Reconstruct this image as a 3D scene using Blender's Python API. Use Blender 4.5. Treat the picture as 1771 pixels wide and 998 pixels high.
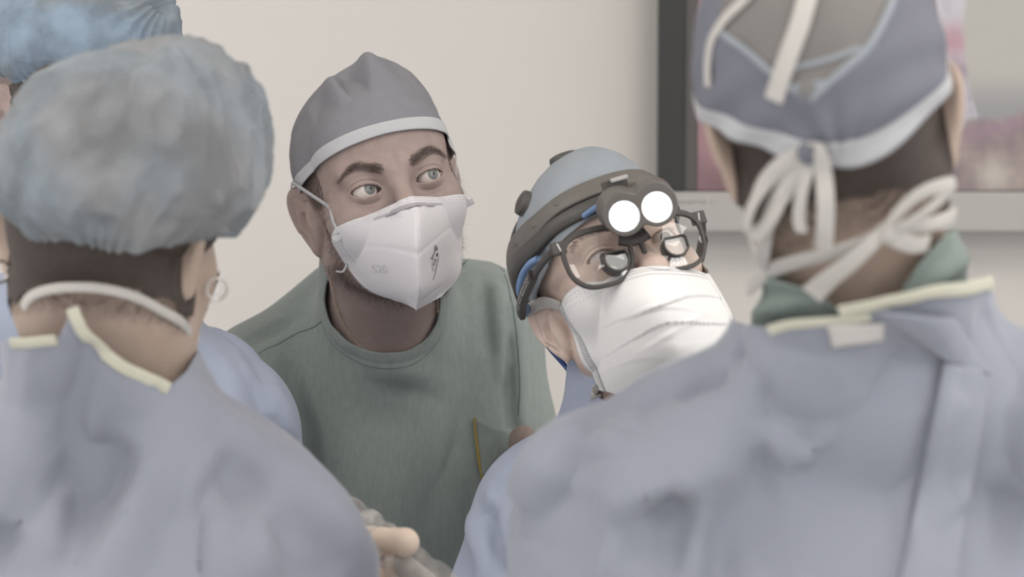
import bpy, math, random
import numpy as np
from mathutils import Vector, noise as mnoise
random.seed(7); RNG = np.random.default_rng(7)
for _o in list(bpy.data.objects): bpy.data.objects.remove(_o)
SC = bpy.context.scene
COL = SC.collection
# ------------------------------------------------------------------ camera, world, lights, exposure
F = 4400.0; CX, CY = 885.5, 499.0
CAM = np.array([0.0, 0.0, 1.75]); PITCH = math.radians(-6.0)
MC = np.array([[1, 0, 0], [0, math.cos(PITCH), -math.sin(PITCH)], [0, math.sin(PITCH), math.cos(PITCH)]])  # camera-aligned (right, away, up) -> world
cd = bpy.data.cameras.new('camera'); cam = bpy.data.objects.new('camera', cd); COL.objects.link(cam)
cam.location = CAM; cam.rotation_euler = (math.radians(90) + PITCH, 0, 0)
cd.sensor_width = 36.0; cd.lens = 36.0 * F / 1771.0
cd.dof.use_dof = True; cd.dof.focus_distance = 2.46; cd.dof.aperture_fstop = 4.5
cd.clip_start = 0.05
SC.camera = cam
wd = bpy.data.worlds.new('world'); SC.world = wd; wd.use_nodes = True
bg = wd.node_tree.nodes['Background']; bg.inputs[0].default_value = (0.98, 0.975, 1.0, 1); bg.inputs[1].default_value = 1.18
SC.view_settings.view_transform = 'Standard'; SC.view_settings.look = 'None'
SC.view_settings.exposure = 0.0; SC.view_settings.gamma = 1.0; SC.view_settings.use_curve_mapping = False
PANEL_POWER = 5.2
SURGICAL_POWER = 17.0
# ------------------------------------------------------------------ maths
def at(px, py, d):
    v = np.array([(px - CX) / F * d, d, (CY - py) / F * d]); return CAM + MC @ v
def rot(y, p, r):
    y, p, r = map(math.radians, (y, p, r)); cy, sy, cp, sp, cr, sr = math.cos(y), math.sin(y), math.cos(p), math.sin(p), math.cos(r), math.sin(r)
    Rz = np.array([[cy, -sy, 0], [sy, cy, 0], [0, 0, 1]]); Rx = np.array([[1, 0, 0], [0, cp, sp], [0, -sp, cp]]); Ry = np.array([[cr, 0, sr], [0, 1, 0], [-sr, 0, cr]])
    return MC @ Ry @ Rz @ Rx
def A(*v): return np.array(v, float)
def smin(a, b, k):
    h = np.clip(0.5 + 0.5 * (b - a) / k, 0, 1); return b + (a - b) * h - k * h * (1 - h)
def smax(a, b, k): return -smin(-a, -b, k)
def ell(P, c, r):
    q = P - A(*c); r = A(*r)
    k0 = np.sqrt(((q / r) ** 2).sum(1)) + 1e-9; k1 = np.sqrt(((q / (r * r)) ** 2).sum(1)) + 1e-9
    return k0 * (k0 - 1) / k1
def caps(P, a, b, ra, rb):
    a = np.asarray(a, float); b = np.asarray(b, float); ab = b - a; ap = P - a
    t = np.clip((ap @ ab) / (ab @ ab), 0, 1)
    return np.sqrt(((ap - t[:, None] * ab) ** 2).sum(1)) - (ra + (rb - ra) * t)
def gauss(x, s): return np.exp(-(x / s) ** 2)
# ------------------------------------------------------------------ meshing of implicit shapes
def axis(lo, hi, fine, step, coarse):
    """grid coordinates, `step` apart inside the fine range and `coarse` apart outside it"""
    out = []; x = fine[0]; s = step
    while x > lo:
        out.append(x); s = min(coarse, s * 1.25); x -= s
    out.append(x); out = out[::-1]
    x = fine[0] + step
    while x < fine[1]: out.append(x); x += step
    s = step
    while x < hi:
        out.append(x); s = min(coarse, s * 1.25); x += s
    out.append(x); return np.array(out)
from concurrent.futures import ThreadPoolExecutor
POOL = ThreadPoolExecutor(4)
def feval(f, P, n=24000):
    if len(P) <= n: return f(P)
    return np.concatenate(list(POOL.map(lambda i: f(P[i:i + n]), range(0, len(P), n))))
def near(fun, P, c, R):
    """fun evaluated only within R of c; a plain distance further out"""
    q = P - c; m = (q * q).sum(1) < R * R
    if m.all(): return fun(P)
    out = np.sqrt((q * q).sum(1)) - R * .72
    if m.any(): out[m] = fun(P[m])
    return out
def nets(f, xs, ys, zs, band=1.6):
    nx, ny, nz = len(xs), len(ys), len(zs); S = 4
    def samp(n): 
        i = list(range(0, n, S)); 
        if i[-1] != n - 1: i.append(n - 1)
        return np.array(i)
    ix, iy, iz = samp(nx), samp(ny), samp(nz)
    gx, gy, gz = np.meshgrid(xs[ix], ys[iy], zs[iz], indexing='ij')
    Vc = feval(f, np.stack([gx.ravel(), gy.ravel(), gz.ravel()], 1)).reshape(gx.shape)
    V = np.empty((nx, ny, nz), np.float32)
    def near(n, ii): 
        a = np.arange(n); j = np.clip((a + S // 2) // S, 0, len(ii) - 1); return j
    jx, jy, jz = near(nx, ix), near(ny, iy), near(nz, iz)
    V[:] = Vc[np.ix_(jx, jy, jz)]
    cx = np.gradient(xs); cy = np.gradient(ys); cz = np.gradient(zs)
    diag = np.sqrt(cx[:, None, None] ** 2 + cy[None, :, None] ** 2 + cz[None, None, :] ** 2) * (S * 0.5 + 1)
    m = np.abs(V) < diag * band
    I = np.argwhere(m)
    V[m] = feval(f, np.stack([xs[I[:, 0]], ys[I[:, 1]], zs[I[:, 2]]], 1))
    s = V < 0
    c = np.zeros((nx - 1, ny - 1, nz - 1), np.int8)
    for a in (0, 1):
        for b in (0, 1):
            for d in (0, 1): c += s[a:nx - 1 + a, b:ny - 1 + b, d:nz - 1 + d]
    act = (c > 0) & (c < 8); I = np.argwhere(act)
    idx = -np.ones(act.shape, np.int64); idx[act] = np.arange(len(I))
    cor = [(a, b, d) for a in (0, 1) for b in (0, 1) for d in (0, 1)]
    pos = {}; val = {}
    for k in cor:
        J = I + np.array(k); val[k] = V[J[:, 0], J[:, 1], J[:, 2]].astype(float); pos[k] = np.stack([xs[J[:, 0]], ys[J[:, 1]], zs[J[:, 2]]], 1)
    acc = np.zeros((len(I), 3)); cnt = np.zeros(len(I))
    for i, k in enumerate(cor):
        for l in cor[i + 1:]:
            if sum(abs(k[q] - l[q]) for q in range(3)) != 1: continue
            x = (val[k] < 0) != (val[l] < 0)
            t = np.where(x, val[k] / np.where(x, val[k] - val[l], 1), 0)
            acc += np.where(x[:, None], pos[k] + t[:, None] * (pos[l] - pos[k]), 0); cnt += x
    VV = acc / cnt[:, None]; Q = []
    def quads(sa, sb, offs, mask):
        E = np.argwhere(mask); flip = sa[mask]
        q = np.stack([idx[E[:, 0] + o[0], E[:, 1] + o[1], E[:, 2] + o[2]] for o in offs], 1)
        q[~flip] = q[~flip][:, ::-1]; Q.append(q)
    a, b = s[:-1, 1:-1, 1:-1], s[1:, 1:-1, 1:-1]; quads(a, b, [(0, 0, 0), (0, 1, 0), (0, 1, 1), (0, 0, 1)], a != b)
    a, b = s[1:-1, :-1, 1:-1], s[1:-1, 1:, 1:-1]; quads(a, b, [(0, 0, 0), (0, 0, 1), (1, 0, 1), (1, 0, 0)], a != b)
    a, b = s[1:-1, 1:-1, :-1], s[1:-1, 1:-1, 1:]; quads(a, b, [(0, 0, 0), (1, 0, 0), (1, 1, 0), (0, 1, 0)], a != b)
    return VV, np.concatenate(Q)
def grad(f, P, e=4e-4):
    K = np.array([[1, -1, -1], [-1, -1, 1], [-1, 1, -1], [1, 1, 1]], float)
    g = np.zeros_like(P)
    for k in K: g += k * feval(f, P + k * e)[:, None]
    return g / (4 * e)
def project(f, P, it=2, mx=0.004):
    P = P.copy()
    for _ in range(it):
        d = feval(f, P); g = grad(f, P); n2 = (g * g).sum(1)
        st = -(d / np.maximum(n2, 0.05))[:, None] * g
        l = np.sqrt((st * st).sum(1)) + 1e-12
        P += st * np.minimum(1, mx / l)[:, None]
    return P
def subdiv(V, Q):
    n = len(V); E = np.concatenate([np.stack([Q[:, i], Q[:, (i + 1) % 4]], 1) for i in range(4)]); E = np.sort(E, 1)
    key = E[:, 0] * n + E[:, 1]; u, inv = np.unique(key, return_inverse=True)
    ev = (V[u // n] + V[u % n]) / 2; fv = V[Q].mean(1); m = len(Q)
    e = [n + inv[i * m:(i + 1) * m] for i in range(4)]; fc = n + len(u) + np.arange(m)
    NQ = np.concatenate([np.stack([Q[:, i], e[i], fc, e[(i + 3) % 4]], 1) for i in range(4)])
    return np.concatenate([V, ev, fv]), NQ
def relax(V, Q, it=1):
    for _ in range(it):
        s = np.zeros_like(V); c = np.zeros(len(V))
        for i in range(4):
            a, b = Q[:, i], Q[:, (i + 1) % 4]
            for k in range(3): s[:, k] += np.bincount(a, V[b, k], len(V)) + np.bincount(b, V[a, k], len(V))
            c += np.bincount(a, None, len(V)) + np.bincount(b, None, len(V))
        V = 0.5 * V + 0.5 * s / np.maximum(c, 1)[:, None]
    return V
def build(f, xs, ys, zs, sub=1, it=2):
    V, Q = nets(f, xs, ys, zs); V = project(f, relax(V, Q, 2), 2)
    for _ in range(sub): V, Q = subdiv(V, Q); V = project(f, V, it)
    return V, Q
def clip(V, Q, g):
    """keep the part of the surface where g >= 0, cut cleanly along g = 0"""
    T = np.concatenate([Q[:, [0, 1, 2]], Q[:, [0, 2, 3]]]) if Q.shape[1] == 4 else Q
    s = g[T] >= 0; c = s.sum(1); keep = list(T[c == 3]); newV = []; cache = {}; n = len(V)
    def cut(i, j):
        k = (min(i, j), max(i, j))
        if k not in cache:
            t = g[i] / (g[i] - g[j]); cache[k] = n + len(newV); newV.append(V[i] + t * (V[j] - V[i]))
        return cache[k]
    for tri, ss, cc in zip(T[(c == 1) | (c == 2)], s[(c == 1) | (c == 2)], c[(c == 1) | (c == 2)]):
        if cc == 1:
            k = int(np.argmax(ss)); a, b, d = tri[k], tri[(k + 1) % 3], tri[(k + 2) % 3]
            keep.append([a, cut(a, b), cut(a, d)])
        else:
            k = int(np.argmin(ss)); a, b, d = tri[k], tri[(k + 1) % 3], tri[(k + 2) % 3]
            p, q = cut(a, b), cut(a, d); keep.append([p, b, d]); keep.append([p, d, q])
    VV = np.concatenate([V, np.array(newV).reshape(-1, 3)]); T = np.array(keep, np.int64)
    u, inv = np.unique(T, return_inverse=True); return VV[u], inv.reshape(-1, 3)
def poly2(P, poly):
    """signed distance to a 2D polygon, negative inside"""
    poly = np.asarray(poly, float); n = len(poly); d = np.full(len(P), 1e9); ins = np.zeros(len(P), bool)
    for i in range(n):
        a, b = poly[i], poly[(i + 1) % n]; e = b - a; w = P - a
        t = np.clip((w @ e) / max(e @ e, 1e-12), 0, 1); d = np.minimum(d, np.sqrt(((w - t[:, None] * e) ** 2).sum(1)))
        c = ((a[1] > P[:, 1]) != (b[1] > P[:, 1])); xx = a[0] + (P[:, 1] - a[1]) * (b[0] - a[0]) / (b[1] - a[1] if b[1] != a[1] else 1e-12)
        ins ^= c & (P[:, 0] < xx)
    return np.where(ins, -d, d)
def cpix(P):
    """world -> (x, z) at unit depth as seen from the camera, in photo pixels; used only to read positions off the plan"""
    L = (P - CAM) @ MC; return np.stack([CX + F * L[:, 0] / L[:, 1], CY - F * L[:, 2] / L[:, 1]], 1)
def ray(f, px, py, d0=1.2, d1=3.2, off=0.0, near_=False):
    """where the line of sight through a photo pixel meets shape f (None when it misses)"""
    d = d0; best = (9, None)
    for _ in range(220):
        p = at(px, py, d); v = f(p[None])[0] - off
        if v < 2e-4: return p
        if v < best[0]: best = (v, p)
        d += max(v * 0.7, 3e-4)
        if d > d1: break
    return best[1] if near_ and best[0] < .05 else None
def snap_line(f, pts, off, fallback=None):
    out = []
    for q in pts:
        p = ray(f, q[0], q[1], off=off, near_=fallback is None)
        if p is None or len(q) > 2: p = at(q[0], q[1], q[2] if len(q) > 2 else fallback)
        out.append(p)
    return np.array(out)
def spline(P, n=8, closed=False):
    P = np.asarray(P, float); m = len(P); out = []
    rng = range(m if closed else m - 1)
    for i in rng:
        if closed: p0, p1, p2, p3 = P[(i - 1) % m], P[i], P[(i + 1) % m], P[(i + 2) % m]
        else: p0, p1, p2, p3 = P[max(i - 1, 0)], P[i], P[i + 1], P[min(i + 2, m - 1)]
        for k in range(n):
            t = k / n; out.append(0.5 * ((2 * p1) + (-p0 + p2) * t + (2 * p0 - 5 * p1 + 4 * p2 - p3) * t * t + (-p0 + 3 * p1 - 3 * p2 + p3) * t ** 3))
    if not closed: out.append(P[-1])
    return np.array(out)
# ------------------------------------------------------------------ objects
def mesh_obj(name, V, Fs, mats, parent=None, origin=None, smooth=True, mi=None):
    V = np.asarray(V, float)
    if origin is None: origin = A(*parent['_o']) if parent is not None else np.zeros(3)
    po = A(*parent['_o']) if parent is not None else np.zeros(3)
    me = bpy.data.meshes.new(name); Vl = (V - origin)
    if isinstance(Fs, np.ndarray):
        k = Fs.shape[1]; me.vertices.add(len(Vl)); me.vertices.foreach_set('co', Vl.astype(np.float32).ravel())
        me.loops.add(Fs.size); me.loops.foreach_set('vertex_index', Fs.astype(np.int32).ravel())
        me.polygons.add(len(Fs)); me.polygons.foreach_set('loop_start', np.arange(0, Fs.size, k, dtype=np.int32))
        me.update(calc_edges=True); me.validate()
    else:
        me.from_pydata([tuple(v) for v in Vl], [], [tuple(int(i) for i in f) for f in Fs]); me.update()
    for m in (mats if isinstance(mats, (list, tuple)) else [mats]): me.materials.append(m)
    if mi is not None and len(mi) == len(me.polygons): me.polygons.foreach_set('material_index', np.asarray(mi, np.int32))
    me.polygons.foreach_set('use_smooth', np.full(len(me.polygons), smooth))
    o = bpy.data.objects.new(name, me); COL.objects.link(o); o.location = origin - po
    if parent is not None: o.parent = parent
    o['_o'] = tuple(float(v) for v in origin); return o
def empty(name, loc):
    o = bpy.data.objects.new(name, None); COL.objects.link(o); o.location = loc; o['_o'] = tuple(float(v) for v in loc); o.empty_display_size = 0.05; return o
def tag(o, label=None, cat=None, group=None, kind=None):
    if label: o['label'] = label
    if cat: o['category'] = cat
    if group: o['group'] = group
    if kind: o['kind'] = kind
    return o
def solid(o, t, off=0.0):
    m = o.modifiers.new('thickness', 'SOLIDIFY'); m.thickness = t; m.offset = off; return o
def bev(o, w, seg=2):
    m = o.modifiers.new('bevel', 'BEVEL'); m.width = w; m.segments = seg; m.limit_method = 'ANGLE'; m.angle_limit = 0.6; return o
def grid_faces(n, m, closed=False):
    f = []
    for i in range(n - 1):
        for j in range(m if closed else m - 1): f.append((i * m + j, (i + 1) * m + j, (i + 1) * m + (j + 1) % m, i * m + (j + 1) % m))
    return np.array(f, np.int64)
def ribbon(P, N, w, t, wob=None):
    """strip of width w and thickness t along points P with face normals N; rounded rectangle section"""
    P = np.asarray(P); n = len(P); T = np.gradient(P, axis=0); T /= np.linalg.norm(T, axis=1)[:, None] + 1e-12
    N = np.asarray(N, float); N = N - (N * T).sum(1)[:, None] * T; N /= np.linalg.norm(N, axis=1)[:, None] + 1e-12
    S = np.cross(T, N); w = np.broadcast_to(w, (n,)).astype(float); V = []
    sec = [(-.5, -.3), (-.44, -.5), (.44, -.5), (.5, -.3), (.5, .3), (.44, .5), (0, .62), (-.44, .5), (-.5, .3)]
    for i in range(n):
        for a, b in sec: V.append(P[i] + S[i] * a * w[i] + N[i] * b * t)
    m = len(sec); f = [tuple(q) for q in grid_faces(n, m, True)]; f.append(tuple(range(m))[::-1]); f.append(tuple((n - 1) * m + k for k in range(m)))
    return np.array(V), f
def tube(P, r, m=12, cap=True):
    P = np.asarray(P, float); n = len(P); T = np.gradient(P, axis=0); T /= np.linalg.norm(T, axis=1)[:, None] + 1e-12
    up = A(0, 0, 1) if abs(T[0][2]) < .9 else A(1, 0, 0); V = []; r = np.broadcast_to(r, (n,)); S = np.cross(T[0], up)
    for i in range(n):
        S = S - (S @ T[i]) * T[i]; S /= np.linalg.norm(S) + 1e-12; U = np.cross(T[i], S)
        for k in range(m):
            a = 2 * math.pi * k / m; V.append(P[i] + r[i] * (math.cos(a) * S + math.sin(a) * U))
    f = [tuple(q)[::-1] for q in grid_faces(n, m, True)]
    if cap: f.append(tuple(range(m))); f.append(tuple((n - 1) * m + k for k in range(m))[::-1])
    return np.array(V), f
def lathe(prof, c, ax, m=32):
    """profile (r, h) spun round the axis through c"""
    ax = A(*ax); ax /= np.linalg.norm(ax); s = np.cross(ax, A(0, 0, 1) if abs(ax[2]) < .9 else A(1, 0, 0)); s /= np.linalg.norm(s); u = np.cross(ax, s); V = []
    for r, h in prof:
        for k in range(m):
            a = 2 * math.pi * k / m; V.append(c + ax * h + r * (math.cos(a) * s + math.sin(a) * u))
    f = [tuple(q) for q in grid_faces(len(prof), m, True)]; f.append(tuple(range(m))[::-1]); f.append(tuple((len(prof) - 1) * m + k for k in range(m)))
    return np.array(V), f
def join(*parts):
    V = []; Fs = []; n = 0
    for v, f in parts:
        V.append(v); Fs += [tuple(int(i) + n for i in q) for q in f]; n += len(v)
    return np.concatenate(V), Fs
def box(c, s, R=np.eye(3)):
    V = np.array([[x, y, z] for x in (-.5, .5) for y in (-.5, .5) for z in (-.5, .5)]) * A(*s)
    return V @ R.T + np.asarray(c), [(0, 1, 3, 2), (4, 6, 7, 5), (0, 4, 5, 1), (2, 3, 7, 6), (0, 2, 6, 4), (1, 5, 7, 3)]
# ------------------------------------------------------------------ materials
def lin(c): return tuple(((v / 255) / 12.92 if v / 255 <= .04045 else ((v / 255 + .055) / 1.055) ** 2.4) for v in c)
def mat(name, rgb, rough=.7, spec=.3, noise=0.0, nscale=30, bump=0.0, bscale=200, sheen=0.0, metal=0.0, rgb2=None, stretch=None, sss=0.0, alpha=1.0, detail=4, emit=None, estr=0):
    m = bpy.data.materials.new(name); m.use_nodes = True; nt = m.node_tree; b = nt.nodes['Principled BSDF']
    c = lin(rgb); b.inputs['Base Color'].default_value = (*c, 1); b.inputs['Roughness'].default_value = rough
    b.inputs['Specular IOR Level'].default_value = spec; b.inputs['Metallic'].default_value = metal; b.inputs['Sheen Weight'].default_value = sheen
    b.inputs['Alpha'].default_value = alpha
    if sss: b.inputs['Subsurface Weight'].default_value = sss; b.inputs['Subsurface Radius'].default_value = (1, .35, .2); b.inputs['Subsurface Scale'].default_value = .006
    if emit: b.inputs['Emission Color'].default_value = (*lin(emit), 1); b.inputs['Emission Strength'].default_value = estr
    tc = nt.nodes.new('ShaderNodeTexCoord'); mp = nt.nodes.new('ShaderNodeMapping'); nt.links.new(tc.outputs['Object'], mp.inputs[0])
    if stretch: mp.inputs['Scale'].default_value = stretch
    if noise:
        n = nt.nodes.new('ShaderNodeTexNoise'); n.inputs['Scale'].default_value = nscale; n.inputs['Detail'].default_value = detail; nt.links.new(mp.outputs[0], n.inputs['Vector'])
        mx = nt.nodes.new('ShaderNodeMix'); mx.data_type = 'RGBA'; r = nt.nodes.new('ShaderNodeMapRange'); r.inputs[1].default_value = .35; r.inputs[2].default_value = .65
        nt.links.new(n.outputs['Fac'], r.inputs[0]); nt.links.new(r.outputs[0], mx.inputs[0])
        c2 = lin(rgb2) if rgb2 else tuple(v * (1 - noise) for v in c)
        mx.inputs[6].default_value = (*c, 1); mx.inputs[7].default_value = (*c2, 1); nt.links.new(mx.outputs[2], b.inputs['Base Color'])
    if bump:
        n = nt.nodes.new('ShaderNodeTexNoise'); n.inputs['Scale'].default_value = bscale; n.inputs['Detail'].default_value = 3; nt.links.new(mp.outputs[0], n.inputs['Vector'])
        bp = nt.nodes.new('ShaderNodeBump'); bp.inputs['Strength'].default_value = bump; bp.inputs['Distance'].default_value = .001; nt.links.new(n.outputs['Fac'], bp.inputs['Height']); nt.links.new(bp.outputs[0], b.inputs['Normal'])
    return m
M = {}
M['wall'] = mat('wall_paint', (208, 203, 198), .85, .2, .02, 1.2)
M['floor'] = mat('vinyl_floor', (212, 212, 208), .4, .4, .05, 3)
M['ceiling'] = mat('ceiling_tile', (225, 224, 220), .9, .1, .04, 8)
M['skin3'] = mat('skin_ruddy', (154, 137, 130), .55, .3, .10, 90, .25, 700, rgb2=(148, 130, 124), sss=.12)
M['skin4'] = mat('skin_light', (200, 180, 168), .48, .35, .10, 55, .25, 700, rgb2=(194, 172, 160), sss=.12)
M['skinb'] = mat('skin_tan', (174, 155, 142), .55, .3, .10, 30, .15, 400, rgb2=(168, 149, 135), sss=.12)
M['gown'] = mat('gown_nonwoven', (134, 137, 148), .72, .3, .035, 14, .12, 900, sheen=.25)
M['gown4'] = mat('gown_nonwoven_blue', (150, 157, 174), .7, .3, .03, 14, .15, 900, sheen=.2)
M['piping'] = mat('yellow_binding', (188, 186, 170), .8, .2)
M['scrub'] = mat('scrub_cotton', (142, 150, 146), .92, .1, .10, 260, .35, 1500, stretch=(1, 1, .22), sheen=.15)
M['scrub_dark'] = mat('scrub_seam', (98, 108, 104), .95, .1)
M['scrub5'] = mat('scrub_cotton_pale', (124, 134, 128), .92, .1, .06, 120, .2, 700)
M['cap3'] = mat('cap_nonwoven_grey', (124, 123, 128), .85, .2, .05, 60, .25, 1100)
M['cap4'] = mat('cap_nonwoven_blue', (142, 147, 152), .85, .2, .05, 40, .3, 600)
M['cap5'] = mat('cap_nonwoven_slate', (110, 111, 120), .85, .2, .05, 25, .2, 600)
M['trim'] = mat('cap_binding_white', (176, 176, 178), .85, .2, .03, 90, .2, 1500)
M['ribbon'] = mat('tie_ribbon_white', (182, 178, 173), .8, .2, .03, 60, .2, 900)
M['mask3'] = mat('respirator_white', (206, 203, 205), .75, .25, .02, 90, .25, 1300)
M['mask4'] = mat('mask_white', (229, 227, 225), .8, .2, .015, 70, .2, 1200)
M['maskdot'] = mat('embossed_stitch', (176, 172, 172), .8, .2)
M['clip'] = mat('nose_clip_grey', (158, 154, 158), .45, .5)
M['ink'] = mat('ink_grey', (98, 95, 98), .7, .2)
M['ink_pale'] = mat('ink_pale', (150, 146, 148), .7, .2)
M['emboss'] = mat('embossed_mark', (192, 189, 192), .75, .2)
M['hair'] = mat('dark_hair', (66, 56, 51), .6, .4, .2, 200)
M['hair3'] = mat('brown_hair', (98, 84, 78), .6, .4)
M['hair_grey'] = mat('greying_hair', (120, 108, 102), .6, .4)
M['gold'] = mat('gold_chain', (214, 180, 150), .3, .5, metal=.8)
M['silver'] = mat('silver_ring', (200, 196, 190), .3, .5, metal=.8)
M['black'] = mat('black_plastic', (74, 71, 68), .45, .4, .06, 40)
M['grey'] = mat('dark_grey_plastic', (100, 96, 91), .5, .4, .06, 60)
M['lampbody'] = mat('lamp_housing', (92, 88, 84), .38, .5)
M['frame'] = mat('matt_black_frame', (70, 66, 64), .5, .35, .04, 60)
M['blue'] = mat('blue_cable', (108, 134, 170), .45, .4)
M['navy'] = mat('navy_cable', (58, 82, 132), .45, .4)
M['white_paint'] = mat('white_lettering', (205, 200, 196), .7, .2)
M['lum'] = mat('lit_lens', (255, 255, 255), .5, .3, emit=(250, 252, 255), estr=6.0)
M['glove'] = mat('latex_glove', (222, 202, 184), .5, .4, .04, 60, .1, 300, sss=.1)
M['tvdark'] = mat('screen_bezel_black', (58, 58, 56), .5, .3)
M['tvgrey'] = mat('screen_bezel_inner', (92, 88, 86), .5, .3)
M['tvsilver'] = mat('screen_bezel_silver', (172, 168, 165), .5, .35, .02, 5)
M['sticker'] = mat('sticker_paper', (186, 182, 178), .6, .3)
M['mustard'] = mat('mustard_binding', (160, 140, 84), .8, .2, .1, 400)
M['panel'] = mat('light_diffuser', (255, 255, 255), .8, .2, emit=(255, 250, 244), estr=PANEL_POWER)
M['led'] = mat('lit_diode', (255, 255, 255), .4, .3, emit=(255, 252, 246), estr=22)
M['metal_w'] = mat('white_enamel', (215, 215, 215), .4, .5)
M['trouser'] = mat('trouser_cotton', (130, 138, 134), .95, .1)
M['clog'] = mat('clog_rubber', (70, 74, 80), .6, .3)
M['mustard2'] = M['mustard']
def eye_mats():
    return [mat('eye_white', (196, 186, 180), .25, .5, .06, 90), mat('eye_iris', (122, 124, 122), .25, .5, .35, 900), mat('eye_pupil', (34, 34, 36), .15, .6)]
EYE = eye_mats(); EYE_DARK = [EYE[0], mat('eye_iris_dark', (72, 58, 50), .25, .5, .3, 900), EYE[2]]
def film(name, rgb, tr_lo, tr_hi, nscale, rough=.75, stretch=(1, 1, 1), rgb2=None):
    """thin see-through nonwoven: more cloth where layers fold over"""
    m = bpy.data.materials.new(name); m.use_nodes = True; nt = m.node_tree; b = nt.nodes['Principled BSDF']; out = nt.nodes['Material Output']
    b.inputs['Base Color'].default_value = (*lin(rgb), 1); b.inputs['Roughness'].default_value = rough; b.inputs['Specular IOR Level'].default_value = .25
    tr = nt.nodes.new('ShaderNodeBsdfTransparent'); mx = nt.nodes.new('ShaderNodeMixShader'); n = nt.nodes.new('ShaderNodeTexNoise'); n.inputs['Scale'].default_value = nscale; n.inputs['Detail'].default_value = 4
    tc = nt.nodes.new('ShaderNodeTexCoord'); mp = nt.nodes.new('ShaderNodeMapping'); mp.inputs['Scale'].default_value = stretch; nt.links.new(tc.outputs['Object'], mp.inputs[0]); nt.links.new(mp.outputs[0], n.inputs['Vector'])
    r = nt.nodes.new('ShaderNodeMapRange'); r.inputs[1].default_value = .35; r.inputs[2].default_value = .65; r.inputs[3].default_value = tr_lo; r.inputs[4].default_value = tr_hi
    if rgb2:
        n2 = nt.nodes.new('ShaderNodeTexNoise'); n2.inputs['Scale'].default_value = 11; nt.links.new(mp.outputs[0], n2.inputs['Vector']); r2 = nt.nodes.new('ShaderNodeMapRange'); r2.inputs[1].default_value = .42; r2.inputs[2].default_value = .62; nt.links.new(n2.outputs['Fac'], r2.inputs[0])
        cm = nt.nodes.new('ShaderNodeMix'); cm.data_type = 'RGBA'; cm.inputs[6].default_value = (*lin(rgb), 1); cm.inputs[7].default_value = (*lin(rgb2), 1); nt.links.new(r2.outputs[0], cm.inputs[0]); nt.links.new(cm.outputs[2], b.inputs['Base Color'])
    nt.links.new(n.outputs['Fac'], r.inputs[0]); nt.links.new(r.outputs[0], mx.inputs[0]); nt.links.new(b.outputs[0], mx.inputs[1]); nt.links.new(tr.outputs[0], mx.inputs[2]); nt.links.new(mx.outputs[0], out.inputs[0])
    return m
M['bouffant'] = film('bouffant_film', (146, 147, 149), .18, .60, 17, rgb2=(142, 150, 156))
M['bouffant2'] = film('bouffant_film_blue', (138, 146, 152), .12, .55, 30, rgb2=(136, 152, 168))
M['meshwin'] = film('cap_mesh_window', (138, 134, 131), .34, .42, 8)
def glass(name, rgb, ior, fac, rough=0.0, bump=0):
    m = bpy.data.materials.new(name); m.use_nodes = True; nt = m.node_tree; out = nt.nodes['Material Output']; nt.nodes.remove(nt.nodes['Principled BSDF'])
    t = nt.nodes.new('ShaderNodeBsdfTransparent'); t.inputs[0].default_value = (*rgb, 1); g = nt.nodes.new('ShaderNodeBsdfGlossy'); g.inputs['Roughness'].default_value = rough
    fr = nt.nodes.new('ShaderNodeFresnel'); fr.inputs[0].default_value = ior; ad = nt.nodes.new('ShaderNodeMath'); ad.operation = 'ADD'; ad.inputs[1].default_value = fac
    mx = nt.nodes.new('ShaderNodeMixShader'); nt.links.new(fr.outputs[0], ad.inputs[0]); nt.links.new(ad.outputs[0], mx.inputs[0]); nt.links.new(t.outputs[0], mx.inputs[1]); nt.links.new(g.outputs[0], mx.inputs[2]); nt.links.new(mx.outputs[0], out.inputs[0])
    if bump:
        n = nt.nodes.new('ShaderNodeTexNoise'); n.inputs['Scale'].default_value = 70; bp = nt.nodes.new('ShaderNodeBump'); bp.inputs['Strength'].default_value = bump; bp.inputs['Distance'].default_value = .003
        nt.links.new(n.outputs['Fac'], bp.inputs['Height']); nt.links.new(bp.outputs[0], g.inputs['Normal']); nt.links.new(bp.outputs[0], fr.inputs['Normal'])
    return m
M['lens'] = glass('spectacle_lens', (.95, .95, .94), 1.5, .03)
M['plastic'] = film('clear_plastic_film', (214, 208, 204), .50, .90, 60, .12)
M['darklens'] = mat('loupe_glass', (40, 36, 36), .08, .8)
# ------------------------------------------------------------------ the room
YW = 3.42
def plane_box(name, lo, hi, m, n=1):
    c = (A(*lo) + A(*hi)) / 2; V, f = box(c, A(*hi) - A(*lo)); o = mesh_obj(name, V, [q[::-1] for q in f], m, smooth=False); tag(o, kind='structure'); return o
plane_box('wall_back', (-3.2, YW, 0), (3.6, YW + .1, 3.0), M['wall'])
plane_box('floor', (-3.2, -1.4, -.1), (3.6, YW + .1, 0), M['floor'])
plane_box('ceiling', (-3.2, -1.4, 3.0), (3.6, YW + .1, 3.1), M['ceiling'])
for i, (x, y) in enumerate([(-1.2, -.2), (.9, -.2), (-1.2, 1.5), (.9, 1.5), (2.5, 2.5), (-2.4, 2.5)]):  # the last two panels are unseen extras, added to brighten the back wall
    t = empty('ceiling_light', (x, y, 3.0)); tag(t, 'square white ceiling light panel above the ' + ['camera, left side', 'camera, right side', 'row of gowned people, left side', 'row of gowned people, right side', 'far right corner, added to brighten the wall', 'far left corner, added to brighten the wall'][i], 'ceiling light', 'light panels in the ceiling')
    V, f = box((x, y, 2.985), (1.02, 1.02, .03)); fr = mesh_obj('frame', V, [q[::-1] for q in f], M['metal_w'], t, smooth=False)
    V, f = box((x, y, 2.966), (.94, .94, .012)); mesh_obj('diffuser', V, [q[::-1] for q in f], M['panel'], t, smooth=False)
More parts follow.
